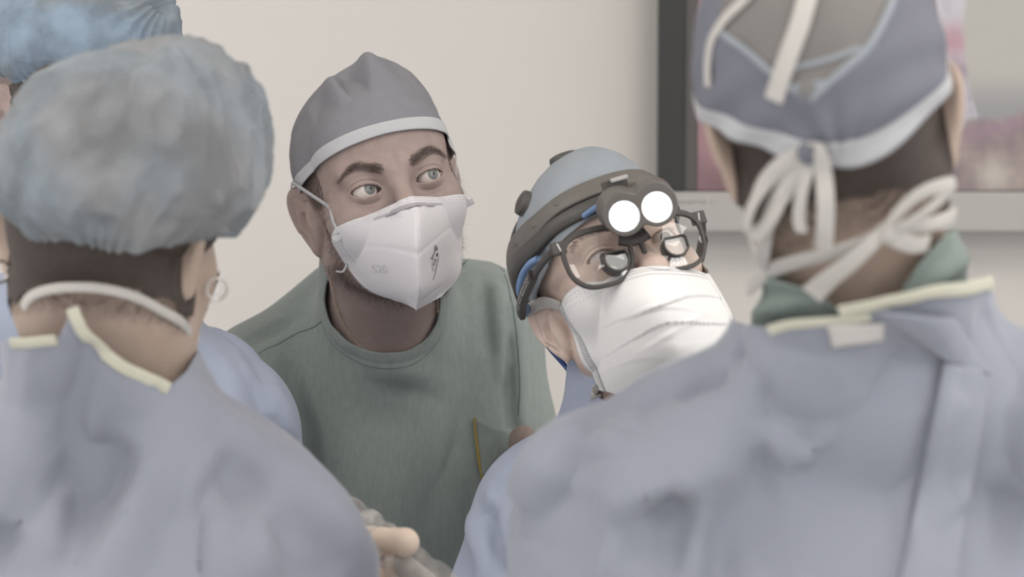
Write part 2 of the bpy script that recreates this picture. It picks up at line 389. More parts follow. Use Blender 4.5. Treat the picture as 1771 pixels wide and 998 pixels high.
def surgical_lamp():
    c = A(1.30, .90, 2.28); tgt = A(.08, 2.30, 1.45); ax = (tgt - c) / np.linalg.norm(tgt - c); s_ = np.cross(ax, A(0, 0, 1)); s_ /= np.linalg.norm(s_); u = np.cross(s_, ax)
    t = empty('surgical_lamp', (1.22, .40, 3.0)); tag(t, 'round white surgical lamp with many small lights on a ceiling arm', 'surgical lamp')
    v, f = lathe([(.0001, -.09), (.10, -.085), (.22, -.055), (.285, -.02), (.29, .0), (.27, .004), (.0001, .004)], c, ax, 48); mesh_obj('lamp_head', v, f, M['metal_w'], t)
    for R_, n, a0 in ((.055, 6, 0), (.125, 12, .2), (.20, 18, .1)):
        for k in range(n):
            a = a0 + 2 * math.pi * k / n; v, f = lathe([(.0001, .004), (.012, .003), (.0165, 0), (.0165, -.003)], c + ax * .006 + R_ * (math.cos(a) * s_ + math.sin(a) * u), ax, 14); mesh_obj('light_point', v, f, M['led'], t)
    P = spline([c - ax * .085, c - ax * .16, A(1.40, .50, 2.50), A(1.26, .40, 2.75), A(1.22, .40, 2.99)], 8); v, f = tube(P, .025, 14); mesh_obj('ceiling_arm', v, f, M['metal_w'], t)
    L = bpy.data.lights.new('lamp_beam', 'SPOT'); L.energy = SURGICAL_POWER; L.spot_size = math.radians(46); L.spot_blend = .6; L.shadow_soft_size = .27; o = bpy.data.objects.new('lamp_beam', L); COL.objects.link(o); o.location = c + ax * .03; o.rotation_euler = Vector(ax).to_track_quat('-Z', 'Y').to_euler()
surgical_lamp()
# ------------------------------------------------------------------ the screen on the back wall
def screen():
    D = 3.36; o0 = at(1137, 335, D); x0 = o0[0]; zb = at(1300, 331, D)[2]; k = D / F
    y = o0[1]; t = empty('wall_monitor', (x0 + .55, YW, zb - .052)); tag(t, 'large wall-mounted video screen showing a magnified operation, silver lower bezel', 'monitor')
    Wd, Hh = 1.10, .66
    def bx(name, a, b, m, par=t, bv=.002):
        V, f = box((A(*a) + A(*b)) / 2, A(*b) - A(*a)); o = mesh_obj(name, V, [q[::-1] for q in f], m, par, smooth=False)
        if bv: bev(o, bv)
        return o
    xl = x0; xr = x0 + Wd; zt = zb + Hh
    bx('housing', (xl + .004, y + .012, zb - .050), (xr - .004, YW - .002, zt + .03), M['tvdark'])
    bx('bezel', (xl, y - .004, zb - .0), (xl + .0345, y + .02, zt + .035), M['tvdark'])
    bx('inner_bezel', (xl + .0345, y + .002, zb), (xl + .0525, y + .02, zt), M['tvgrey'])
    lo = bx('bezel', (xl + .001, y - .006, zb - .0525), (xr, y + .02, zb - .0005), M['tvsilver']); tag(lo, 'silver lower bezel')
    bx('bezel', (xr - .04, y - .004, zb), (xr, y + .02, zt + .035), M['tvdark']); bx('bezel', (xl + .03, y - .0041, zt), (xr - .03, y + .0199, zt + .035), M['tvdark'])
    # the displayed picture: gauze, tissue and a blurred instrument, as colours of the display
    nx, nz = 420, 260; xa, xb, za, zbb = xl + .0525, xr - .04, zb + .0012, zt
    X, Z = np.meshgrid(np.linspace(xa, xb, nx), np.linspace(za, zbb, nz), indexing='ij')
    V = np.stack([X.ravel(), np.full(X.size, y + .001), Z.ravel()], 1); u = (X - xa) / k; v = (Z - za) / k   # photo-size units from the lower left of the picture
    def mix(a, b, t): return a + (b - a) * np.clip(t, 0, 1)[..., None]
    def sm(e0, e1, x): t = np.clip((x - e0) / (e1 - e0), 0, 1); return t * t * (3 - 2 * t)
    nse = np.array([mnoise.noise(Vector((a * .016, b * .016, 0))) for a, b in zip(u.ravel(), v.ravel())]).reshape(u.shape)
    ns2 = np.array([mnoise.noise(Vector((a * .06, b * .06, 5))) for a, b in zip(u.ravel(), v.ravel())]).reshape(u.shape)
    C = mix(np.broadcast_to(A(130, 102, 104), X.shape + (3,)), A(150, 114, 118), .5 + nse * 1.4)
    C = mix(C, A(112, 84, 86), sm(70, 10, v) * sm(120, 20, np.abs(u - 60)) * .8)
    rough = sm(-8, 8, 90 + (u - 380) * .28 + nse * 26 - v)                                     # lower right flesh
    flesh = mix(np.broadcast_to(A(158, 142, 132), X.shape + (3,)), A(128, 112, 112), .5 + nse * 1.3 + ns2 * .5)
    flesh = mix(flesh, A(190, 180, 170), gauss(np.hypot(u - 515, v - 25), 30) * .8); flesh = mix(flesh, A(148, 118, 134), gauss(v - 78 - (u - 400) * .25, 16) * .6)
    strip = np.sin((u * .96 + v * .25 + nse * 8) * .75) * .5 + .5
    gz = mix(np.broadcast_to(A(196, 192, 196), X.shape + (3,)), A(160, 152, 160), strip * .8 * sm(320, 150, v) + (ns2 > .2) * .25)
    gz = mix(gz, A(182, 140, 146), gauss(np.hypot((u - 440) * .9, v - 258), 30) * .95); gz = mix(gz, A(146, 124, 130), gauss(np.hypot(u - 450, (v - 205) * 1.2), 20) * .8)
    edge = 505 - sm(30, 230, v) * 46 + nse * 9
    right = mix(np.broadcast_to(A(180, 175, 165), X.shape + (3,)), A(146, 143, 143), sm(215, 130, v))
    isg = sm(395, 412, u) * sm(74, 84, v + nse * 12 - (u - 420) * .18)
    C = mix(C, gz, isg); C = mix(C, right, sm(-5, 5, u - edge)); C = mix(C, flesh, rough * sm(380, 400, u))
    me_o = mesh_obj('display', V, grid_faces(nx, nz)[:, ::-1], None or bpy.data.materials.new('display_picture'), t, smooth=False)
    m = me_o.data.materials[0]; m.use_nodes = True; nt = m.node_tree; b = nt.nodes['Principled BSDF']; at_ = nt.nodes.new('ShaderNodeVertexColor'); at_.layer_name = 'picture'
    ca = me_o.data.color_attributes.new('picture', 'FLOAT_COLOR', 'POINT'); s = C.reshape(-1, 3) / 255; s = np.where(s <= .04045, s / 12.92, ((s + .055) / 1.055) ** 2.4)
    ca.data.foreach_set('color', np.concatenate([s, np.ones((len(s), 1))], 1).astype(np.float32).ravel())
    b.inputs['Base Color'].default_value = (.02, .02, .02, 1); b.inputs['Roughness'].default_value = .35; nt.links.new(at_.outputs[0], b.inputs['Emission Color']); b.inputs['Emission Strength'].default_value = .93
    # name sticker on the lower bezel
    p0 = at(1168, 343, D); p1 = at(1230, 357, D); V, f = box(((p0[0] + p1[0]) / 2, y - .0064, (p0[2] + p1[2]) / 2), (p1[0] - p0[0], .0006, p0[2] - p1[2])); st = mesh_obj('sticker', V, [q[::-1] for q in f], M['sticker'], t, smooth=False); tag(st, 'small pale name sticker')
    c = bpy.data.curves.new('txt', 'FONT'); c.body = 'MONITOR 2'; c.size = .0085; c.align_x = 'CENTER'; c.align_y = 'CENTER'; c.extrude = .0002
    V, f = text_mesh(c); V = V @ np.array([[1, 0, 0], [0, 0, 1], [0, -1, 0]]) ; R = np.array([[1, 0, 0], [0, 0, -1], [0, 1, 0]])
    V, f = text_mesh(c); V = V @ R.T + A(at(1200, 350, D)[0], y - .0069, (p0[2] + p1[2]) / 2); mesh_obj('lettering', V, f, M['ink'], st, smooth=False)
    
def text_mesh(c):
    o = bpy.data.objects.new('txt', c); COL.objects.link(o); bpy.context.view_layer.update(); me = o.to_mesh()
    V = np.array([v.co[:] for v in me.vertices]).reshape(-1, 3); f = [tuple(p.vertices) for p in me.polygons]; o.to_mesh_clear(); bpy.data.objects.remove(o); return V, f
screen()
# ------------------------------------------------------------------ heads
def head_local(Q, eyes=True, jaw=1.0, flare=.5, earz=-.012):
    S = Q.copy(); S[:, 0] = np.abs(S[:, 0]); x, y, z = S.T
    d = ell(S, (0, .014, .030), (.075, .093, .085))
    d = smin(d, ell(S, (0, -.028, -.026), (.063 * jaw, .061, .080)), .028)
    d = smin(d, caps(S, (.048 * jaw, .004, -.060), (.014, -.070, -.101), .020, .015), .022)
    d = smin(d, ell(S, (0, -.080, -.101), (.020, .017, .016)), .014)
    d = smin(d, ell(S, (0, -.048, .042), (.062, .044, .048)), .02)
    d = smin(d, ell(S, (.044, -.054, -.026), (.019, .024, .022)), .028)
    if not eyes: 
        d = smin(d, caps(S, (0, -.088, .008), (0, -.110, -.032), .008, .012), .014)
    else:
        d = smin(d, caps(S, (.010, -.087, .017), (.046, -.071, .019), .0085, .007), .013)
        d = smax(d, -(np.sqrt((x - .033) ** 2 + (y + .108) ** 2 + (z + .001) ** 2) - .020), .012)
        d = smin(d, caps(S, (0, -.089, .008), (0, -.110, -.032), .0075, .0115), .012)
        d = smin(d, ell(S, (0, -.113, -.035), (.0125, .0125, .011)), .008); d = smin(d, ell(S, (.012, -.104, -.038), (.008, .010, .008)), .006)
        e = x - .0325; zc = z - .07 * e; r = np.sqrt((x - .0325) ** 2 + (y + .077) ** 2 + z * z)
        d = smin(d, r - .0142, .007)
        w = np.clip(1 - (e / .0150) ** 2, -1, 1); sw = np.sign(w) * np.abs(w) ** .75
        zu = .0060 * sw + .0002; zl = -.0050 * sw - .0002
        crease = gauss(zc - zu - .0042, .0011) * (y < -.07) * np.clip(1.3 - (e / .017) ** 2, 0, 1); bag = gauss(zc - zl + .0075, .0016) * (y < -.07) * np.clip(1.1 - (e / .017) ** 2, 0, 1)
        d = d + .0011 * crease + .0005 * bag
        alm = np.maximum(zc - zu, zl - zc); carve = np.maximum(np.maximum(alm, .0113 - r), y + .077)
        d = smax(d, -carve, .0012)
        d = smin(d, caps(S, (0, -.097, -.061), (.020, -.086, -.064), .0065, .003), .006); d = smin(d, caps(S, (0, -.096, -.071), (.018, -.086, -.068), .0065, .003), .006)
    # ears
    c = A(.0725, .006, earz); bx_ = A(flare, math.sqrt(1 - flare * flare), 0); nn = A(math.sqrt(1 - flare * flare), -flare, 0); e = S - c
    v0 = e[:, 2]; ub = e @ bx_ - .12 * v0 - .010; un = e @ nn; uv = v0; wr = 1 + .42 * uv / .032
    k = np.sqrt((ub / (.0165 * wr)) ** 2 + (uv / .031) ** 2) + 1e-9
    E = np.stack([ub / wr, uv, un], 1)
    plate = ell(E, (0, 0, 0), (.0170, .0310, .0046))
    rim = np.sqrt(((k - .93) * .0165) ** 2 + (un - .0022) ** 2) - (.0031 - .0012 * (uv < -.012)); rim = np.where((ub < -.006) & (uv < .018), np.maximum(rim, .004), rim)
    ear = smin(plate, rim, .003)
    ear = smin(ear, caps(E, (.002, .020, .002), (.0075, -.006, .0028), .0026, .003), .003); ear = smin(ear, caps(E, (.0075, -.006, .0028), (-.002, -.020, .002), .003, .003), .003)
    ear = smax(ear, -ell(E, (-.002, -.004, .006), (.0075, .0115, .0068)), .003)
    ear = smin(ear, ell(E, (-.0105, -.006, .003), (.0038, .006, .0042)), .003); ear = smin(ear, ell(E, (-.004, -.029, .001), (.0085, .0085, .0044)), .004)
    ear = np.where(ub < -.018, np.maximum(ear, .004), ear)
    ear = smin(ear, ell(S - A(.0715, .004, earz - .006), (0, 0, 0), (.0085, .0085, .024)), .004)
    return smin(d, ear, .006)
class Head:
    def __init__(s, o, ypr, scale=1.0, **kw): s.o = o; s.R = rot(*ypr); s.kw = kw; s.k = scale
    def loc(s, P): return (P - s.o) @ s.R / s.k
    def w(s, *v): return s.o + s.R @ (A(*v) * s.k)
    def ws(s, L): return s.o + (np.asarray(L) * s.k) @ s.R.T
    def f(s, P):
        Q = s.loc(P); far = np.abs(Q).max(1) > .17; out = np.linalg.norm(Q, axis=1) - .13
        if (~far).any(): out[~far] = head_local(Q[~far], **s.kw)
        return out * s.k
def hand(P, w, dirn, palmn, thumb, r=1.0):
    """palm, four bent fingers of unequal length and a thumb from the side of the palm"""
    dirn = A(*dirn) / np.linalg.norm(dirn); palmn = A(*palmn); palmn = palmn - (palmn @ dirn) * dirn; palmn /= np.linalg.norm(palmn); s = np.cross(dirn, palmn) * thumb
    c = w + dirn * .05; R = np.stack([s, dirn, palmn], 1); d = ell((P - c) @ R, (0, 0, 0), (.041, .052, .017))
    for i, (o, l) in enumerate([(.030, .074), (.010, .082), (-.011, .076), (-.030, .060)]):
        b = w + dirn * .088 + s * o; m = b + dirn * l * .48 + palmn * .012; t = m + dirn * l * .28 + palmn * l * .34
        d = smin(d, caps(P, b, m, .0092, .0085), .006); d = smin(d, caps(P, m, t, .0085, .0072), .004)
    b = w + dirn * .03 + s * .030; m = b + dirn * .030 + s * .026 + palmn * .012; t = m + dirn * .028 + s * .004 + palmn * .012
    return smin(smin(d, caps(P, b, m, .013, .0105), .01), caps(P, m, t, .0105, .009), .006)
class Body:
    """joints in world space; everything else hangs from them"""
    def __init__(s, head, nb, sL, sR, eL, eR, wL, wR, pel, yaw=0.0, neck=(.056, .062), hands=((0, -1, -.2), (0, -1, -.2)), chest_dz=-.16, gloved=None):
        s.h = head; s.nb, s.sL, s.sR, s.eL, s.eR, s.wL, s.wR, s.pel = [np.asarray(v, float) for v in (nb, sL, sR, eL, eR, wL, wR, pel)]
        a = math.radians(yaw); s.Rz = np.array([[math.cos(a), -math.sin(a), 0], [math.sin(a), math.cos(a), 0], [0, 0, 1]]); s.neck = neck; s.hands = hands; s.ch = (s.sL + s.sR) / 2 + A(0, 0, chest_dz); s.hfun = None
    def E(s, P, c, r): return ell((P - c) @ s.Rz, (0, 0, 0), r)
    def torso(s, P, g=0.0, slope=.05):
        mid = (s.ch + s.pel) / 2
        d = s.E(P, s.ch, (.165 + g, .112 + g, .20 + g)); d = smin(d, s.E(P, mid, (.15 + g, .11 + g, .22 + g)), .06); d = smin(d, s.E(P, s.pel, (.168 + g, .12 + g, .15 + g)), .06)
        for q in (s.sL, s.sR): d = smin(d, caps(P, s.nb - A(0, 0, .02), q, slope + g, .052 + g), .045)
        return d
    def arms(s, P, g=0.0, which=(0, 1)):
        d = np.full(len(P), 9.0)
        for i in which:
            a, b, c = ((s.sL, s.eL, s.wL), (s.sR, s.eR, s.wR))[i]
            d = np.minimum(d, smin(caps(P, a, b, .054 + g, .043 + g), caps(P, b, c, .043 + g, .029 + g), .03))
        return d
    def legs(s, P, g=0.0):
        d = np.full(len(P), 9.0)
        for k in (-1, 1):
            hp = s.pel + s.Rz @ A(.085 * k, 0, -.04); kn = A(hp[0], hp[1], .50); an = A(hp[0], hp[1], .10)
            d = np.minimum(d, smin(caps(P, hp, kn, .085 + g, .056 + g), caps(P, kn, an, .056 + g, .040 + g), .03))
        return d
    def feet(s, P, g=0.0):
        d = np.full(len(P), 9.0); fd = s.Rz @ A(0, -1, 0)
        for k in (-1, 1):
            hp = s.pel + s.Rz @ A(.085 * k, 0, -.04); d = np.minimum(d, caps(P, A(hp[0], hp[1], .052), A(hp[0], hp[1], .048) + fd * .14, .040 + g, .036 + g))
        return d
    def hn(s, P):
        if s.h.kw.get('eyes', True): return smin(s.h.f(P), caps(P, s.h.w(0, .028, -.055), s.nb, s.neck[0], s.neck[1]), .022)
        d = smin(s.h.f(P), caps(P, s.h.w(0, .020, -.020), s.nb, s.neck[0] - .004, s.neck[1]), .035); return d
    def skin(s, P):
        m = P[:, 2] > max(s.h.o[2] - .09, s.nb[2] + .10, s.sL[2] + .13, s.sR[2] + .13)
        if m.all(): return s.hn(P)
        out = np.empty(len(P)); 
        if m.any(): out[m] = s.hn(P[m])
        out[~m] = s.skin_low(P[~m]); return out
    def skin_low(s, P):
        d = s.hn(P)
        d = smin(d, s.torso(P), .04); d = smin(d, s.arms(P), .03)
        d = smin(d, s.legs(P), .05); d = smin(d, s.feet(P), .02)
        hs = [s.hfun(P)] if s.hfun else []
        for i, (w, e) in enumerate(((s.wL, s.eL), (s.wR, s.eR))):
            if s.hfun and i == 1: continue
            hs.append(near(lambda X: hand(X, w, s.hands[i], (0, 0, -1) if abs(s.hands[i][2]) < .8 else (1 if i == 0 else -1, 0, 0), 1), P, w, .26))
        for q in hs: d = smin(d, q, .012)
        return d
def bounds(b, extra=.12):
    pts = np.array([b.nb, b.sL, b.sR, b.eL, b.eR, b.wL, b.wR, b.pel, b.h.o]); return pts.min(0) - extra - A(.06, .10, .1), pts.max(0) + extra + A(.06, .10, 0)
def body_mesh(b, step=.0032, sub=1, coarse=.016):
    lo, hi = bounds(b); h = b.h; lo[2] = 0.0; hi[2] = h.o[2] + .15; c = h.o; r = .115 * h.k
    xs = axis(lo[0], hi[0], (c[0] - r, c[0] + r), step, coarse); ys = axis(lo[1], hi[1], (c[1] - .135 * h.k, c[1] + .135 * h.k), step, coarse); zs = axis(.004, hi[2], (c[2] - .17, c[2] + .15), step, coarse)
    return build(b.skin, xs, ys, zs, sub)
def fold_fn(folds, power=1.4):
    """folds: (a, b, half width, height); soft ridges (height > 0) or valleys (height < 0) along straight runs of cloth"""
    def g(P):
        out = np.zeros(len(P))
        for a, b, w, h in folds:
            ab = b - a; L = ab @ ab; ap = P - a; t = (ap @ ab) / L; tc = np.clip(t, 0, 1); d = np.sqrt(((ap - tc[:, None] * ab) ** 2).sum(1))
            taper = np.sin(np.pi * np.clip(tc * .86 + .07, 0, 1)) ** .6
            out += h * taper * np.clip(1 - d / w, 0, 1) ** power
        return out
    return g
def folds_on(f, L, power=1.3, mult=2.3, steep=0.0):
    """folds given by the two ends of each run where it is seen on garment f"""
    out = []
    for x0, y0, x1, y1, w, hgt in L:
        a, b = ray(f, x0, y0, near_=True), ray(f, x1, y1, near_=True)
        if a is None or b is None: continue
        m = ray(f, (x0 + x1) / 2, (y0 + y1) / 2, near_=True)
        if m is None: m = (a + b) / 2
        out.append((a, m, w, hgt)); out.append((m, b, w, hgt))
    def g(P):
        tot = np.zeros(len(P)); 
        for i in range(0, len(out), 2):
            (a, m, w, hgt), (_, b, _, _) = out[i], out[i + 1]; ds = []; 
            l1, l2 = np.linalg.norm(m - a), np.linalg.norm(b - m)
            for p, q, s0, l in ((a, m, 0, l1), (m, b, l1, l2)):
                ab = q - p; ap = P - p; t = np.clip((ap @ ab) / (ab @ ab), 0, 1); ds.append((np.sqrt(((ap - t[:, None] * ab) ** 2).sum(1)), (s0 + t * l) / (l1 + l2)))
            use = ds[0][0] < ds[1][0]; d = np.where(use, ds[0][0], ds[1][0]); t = np.where(use, ds[0][1], ds[1][1])
            if steep:
                sd = np.cross(A(0, 1, 0), b - a); sd /= np.linalg.norm(sd) + 1e-9; q_ = .5 + .5 * np.tanh(((P - m) @ sd) / .012); w_ = w * (1.3 * q_ + steep * (1 - q_))
            else: w_ = w
            tot += mult * hgt * np.sin(np.pi * (t * .80 + .10)) ** .7 * np.clip(1 - d / w_, 0, 1) ** power
        return np.clip(tot, -.016, .034)
    return g
def crumple(V, f, amp, sc, seed=0.0, stretch=(1, 1, .6)):
    """crisp nonwoven cloth: a network of shallow creases"""
    N = grad(f, V); N /= np.linalg.norm(N, axis=1)[:, None] + 1e-9; q = V * A(*stretch) * sc + seed
    d = np.array([(1 - abs(mnoise.noise(Vector(p))) * 2.2) * .6 + (1 - abs(mnoise.noise(Vector((p[0] * 2.3 + 7, p[1] * 2.3, p[2] * 2.3)))) * 2) * .25 for p in q]); return V + N * (amp * d)[:, None]
def garment_mesh(f, lo, hi, fine, step, coarse=.02, sub=1):
    return build(f, axis(lo[0], hi[0], (fine[0][0], fine[1][0]), step, coarse), axis(lo[1], hi[1], (fine[0][1], fine[1][1]), step, coarse), axis(lo[2], hi[2], (fine[0][2], fine[1][2]), step, coarse), sub)
def strands(name, P, D, L, w, m, parent, curl=.25, seed=1, n=4):
    r = np.random.default_rng(seed); N = len(P); D = D / (np.linalg.norm(D, axis=1)[:, None] + 1e-9); L = np.broadcast_to(L, (N,)) * r.uniform(.7, 1.15, N)
    side = np.cross(D, r.normal(size=(N, 3))); side /= np.linalg.norm(side, axis=1)[:, None] + 1e-9; bend = r.normal(size=(N, 3)) * curl; V = []
    for i in range(n):
        t = i / (n - 1); c = P + D * (L * t)[:, None] + bend * (L * t * t)[:, None]; ww = w * (1 - .8 * t)
        V.append(c - side * ww / 2); V.append(c + side * ww / 2)
    V = np.stack(V, 1).reshape(-1, 3); base = np.arange(N)[:, None] * (2 * n); F_ = np.concatenate([base + np.array([[2 * i, 2 * i + 1, 2 * i + 3, 2 * i + 2]]) for i in range(n - 1)])
    return mesh_obj(name, V, F_, m, parent)
def pick(V, wt, n, seed=3):
    r = np.random.default_rng(seed); p = np.maximum(wt, 0); i = r.choice(len(V), n, p=p / p.sum()); return i
def eyes(h, parent, gaze, em=None):
    for k in (-1, 1):
        c = h.w(.0325 * k, -.077, 0); g = h.R @ A(*gaze); g /= np.linalg.norm(g); s = np.cross(g, A(0, 0, 1)); s /= np.linalg.norm(s); u = np.cross(s, g); V = [c + g * .0127 * h.k]; n, m = 26, 32; ang = np.concatenate([np.linspace(.06, .5, 10), np.linspace(.56, 3.05, n - 10)])
        for a in ang:
            r = .0121 + .0006 * math.exp(-(a / .42) ** 2)
            for j in range(m):
                b = 2 * math.pi * j / m; V.append(c + h.k * r * (math.cos(a) * g + math.sin(a) * (math.cos(b) * s + math.sin(b) * u)))
        f = [(0, 1 + (j + 1) % m, 1 + j) for j in range(m)]; mi = [2] * m
        for i in range(n - 1):
            for j in range(m): f.append((1 + i * m + j, 1 + i * m + (j + 1) % m, 1 + (i + 1) * m + (j + 1) % m, 1 + (i + 1) * m + j)); mi.append(2 if ang[i + 1] < .18 else (1 if ang[i + 1] < .51 else 0))
        f.append(tuple(1 + (n - 1) * m + j for j in range(m))); mi.append(0); mesh_obj('eye', np.array(V), f, em or EYE, parent, mi=mi)
def cap_mesh(h, c, r, brim, disp=None, nt=220, nf=110, ex=1.0, top=None, clear=True):
    """cloth cap in head coordinates: ellipsoid about c with radii r, open below the brim height brim(theta); theta 0 is the forehead"""
    th = np.linspace(0, 2 * math.pi, nt, endpoint=False); L = np.zeros((nf, nt, 3))
    for j, a in enumerate(th):
        f0 = math.asin(max(-.95, min(.9, (brim(a) - c[2]) / r[2])))
        ph = f0 + (math.pi / 2 - f0) * np.linspace(0, 1, nf) ** .9; ph = np.minimum(ph, math.pi / 2 - .004)
        cp = np.cos(ph) ** ex; L[:, j] = np.stack([c[0] + r[0] * cp * math.sin(a), c[1] - r[1] * cp * math.cos(a), c[2] + r[2] * np.sin(ph)], 1)
    L = L.reshape(-1, 3)
    N = (L - A(*c)) / A(*r) ** 2; N /= np.linalg.norm(N, axis=1)[:, None]
    if disp is not None:
        TH = np.tile(th, nf); T = np.repeat(np.linspace(0, 1, nf), nt); L = L + N * disp(L, TH, T)[:, None]
        if top is not None: L = top(L, TH, T)
    F_ = grid_faces(nf, nt, True)[:, ::-1]; capf = [tuple((nf - 1) * nt + k for k in range(nt))]
    fo = lambda P: h.f(P) - .0028   # the cloth always lies outside the skull
    W = h.ws(L); q = np.abs(L[:, 0]) < (.068 if clear else 0)
    for _ in range(3):
        d = fo(W); g = grad(fo, W); W += np.where((d < 0) & q, np.minimum(-d, .02), 0)[:, None] * g
    L = h.loc(W); return L, F_, capf
def cap_obj(name, h, L, F_, capf, m, parent, th=.0006, skip=0):
    V = h.ws(L); nt_ = len(capf[0]); f = [tuple(q) for q in F_[max(0, skip - 2) * nt_:]] + capf; o = mesh_obj(name, V, f, m, parent); solid(o, th); return o
def nz(L, s, o=0.0): return np.array([mnoise.noise(Vector((a * s + o, b * s, c * s))) for a, b, c in L])
def trim_on_cap(L, nt, rows, name, h, m, parent, off=.0012, th=.0012, width_rows=None):
    """binding sewn round the brim: a band that follows the lowest rows of the cap"""
    G = L.reshape(-1, nt, 3)[:rows]; C = G.mean((0, 1)); o_ = G - C; o_[..., 2] *= .3; N = o_ / np.linalg.norm(o_, axis=2)[..., None]
    out = (G + N * (off + th)).reshape(-1, 3); o = mesh_obj(name, h.ws(out), grid_faces(rows, nt, True)[:, ::-1], m, parent); solid(o, th, -1); return o
def figure_lower(b, parent, g=.012):
    """trousers and clogs"""
    lo, hi = bounds(b); f = lambda P: smin(smin(b.legs(P, g), b.E(P, b.pel, (.175, .127, .15)), .06), b.E(P, b.pel + A(0, 0, .1), (.165, .12, .12)), .05)
    xs = axis(b.pel[0] - .22, b.pel[0] + .22, (b.pel[0] - .2, b.pel[0] + .2), .014, .02); ys = axis(b.pel[1] - .22, b.pel[1] + .22, (b.pel[1] - .15, b.pel[1] + .15), .014, .02); zs = axis(.08, b.pel[2] + .25, (.2, b.pel[2]), .018, .02)
    V, Q = build(f, xs, ys, zs, 0); V, T = clip(V, Q, V[:, 2] - .13); V, T = clip(V, T, b.pel[2] + .12 - V[:, 2]); solid(mesh_obj('scrub_trousers', V, T, M['trouser'], parent), .002)
    for k in (-1, 1):
        fd = b.Rz @ A(0, -1, 0); hp = b.pel + b.Rz @ A(.085 * k, 0, -.04)
        ff = lambda P: np.maximum(smin(caps(P, A(hp[0], hp[1], .06), A(hp[0], hp[1], .052) + fd * .14, .050, .045), caps(P, A(hp[0], hp[1], .02) - fd * .02, A(hp[0], hp[1], .02) + fd * .15, .045, .045), .01), .002 - P[:, 2])
        xs = axis(hp[0] - .1, hp[0] + .1, (hp[0] - .08, hp[0] + .08), .010, .02); ys = axis(min(hp[1], hp[1] + fd[1] * .2) - .1, max(hp[1], hp[1] + fd[1] * .2) + .1, (hp[1] - .05, hp[1] + .05), .010, .012); zs = np.arange(-.012, .13, .009)
        V, Q = build(ff, xs, ys, zs, 0); V[:, 2] = np.maximum(V[:, 2], 0); mesh_obj('clog', V, Q, M['clog'], parent)
def poly_px(pts, d): return np.array([at(x, y, d)[[0, 2]] for x, y in pts])
def offset_shell(V, Q, g, off, f):
    VV, T = clip(V, Q, g); N = grad(f, VV); N /= np.linalg.norm(N, axis=1)[:, None] + 1e-9; return VV + N * off, T
def surf_ribbon(name, f, pts, w, t, m, parent, off=.001, n=8, closed=False, fallback=None, raw=None):
    P = snap_line(f, pts, off, fallback) if raw is None else np.asarray(raw)
    P = spline(P, n, closed); P = project(lambda X: f(X) - off, P, 2) if raw is None and fallback is None else P
    N = grad(f, P); V, Fs = ribbon(P, N, w, t); return mesh_obj(name, V, Fs, m, parent)
def patch(name, f, corners, nu, nv, off, m, parent, t=.001, sag=0.0, bulge=0.0, depth=2.6):
    c = np.array(corners, float); V = []
    for i in range(nu):
        for j in range(nv):
            u, v = i / (nu - 1), j / (nv - 1); q = (c[0] * (1 - u) + c[1] * u) * (1 - v) + (c[3] * (1 - u) + c[2] * u) * v; q = q + A(0, sag * math.sin(math.pi * u) * (1 - v))
            p = ray(f, q[0], q[1], off=off + bulge * math.sin(math.pi * u) * (1 - v)); V.append(p if p is not None else at(q[0], q[1], depth))
    o = mesh_obj(name, np.array(V), grid_faces(nu, nv)[:, ::-1], m, parent); solid(o, t); return o
def map_text(body, size, fn, extr=.0001, rotdeg=0.0):
    """lettering laid on a surface: fn(x, y, h) places a point of the text plane"""
    c = bpy.data.curves.new('txt', 'FONT'); c.body = body; c.size = size; c.align_x = 'CENTER'; c.align_y = 'CENTER'; c.extrude = extr; V, f = text_mesh(c)
    a = math.radians(rotdeg); V = V @ np.array([[math.cos(a), math.sin(a), 0], [-math.sin(a), math.cos(a), 0], [0, 0, 1]]); return np.array([fn(*v) for v in V]), f
def mask_surface(rows):
    """rows: list of (left edge, centre, right edge) in head coordinates, from the top row down; returns fn(u, v)"""
    R_ = np.array(rows, float); n = len(R_)
    def fn(u, v, bow=1.7, fl=.0):
        t = v * (n - 1); i = min(int(t), n - 2); s = t - i; p0, p1, p2, p3 = R_[max(i - 1, 0)], R_[i], R_[i + 1], R_[min(i + 2, n - 1)]
        K = .5 * (2 * p1 + (-p0 + p2) * s + (2 * p0 - 5 * p1 + 4 * p2 - p3) * s * s + (-p0 + 3 * p1 - 3 * p2 + p3) * s ** 3)
        e = K[0] if u < 0 else K[2]; a = abs(u); q = K[1] + (e - K[1]) * a if bow < 1.9 else K[0] * u * (u - 1) / 2 + K[1] * (1 - u * u) + K[2] * u * (u + 1) / 2; q = q.copy(); q[1] = K[1][1] + (e[1] - K[1][1]) * (a ** bow); return q
    return fn
def kd_of(P):
    from mathutils.kdtree import KDTree
    k = KDTree(len(P)); [k.insert(p, i) for i, p in enumerate(P)]; k.balance(); return k
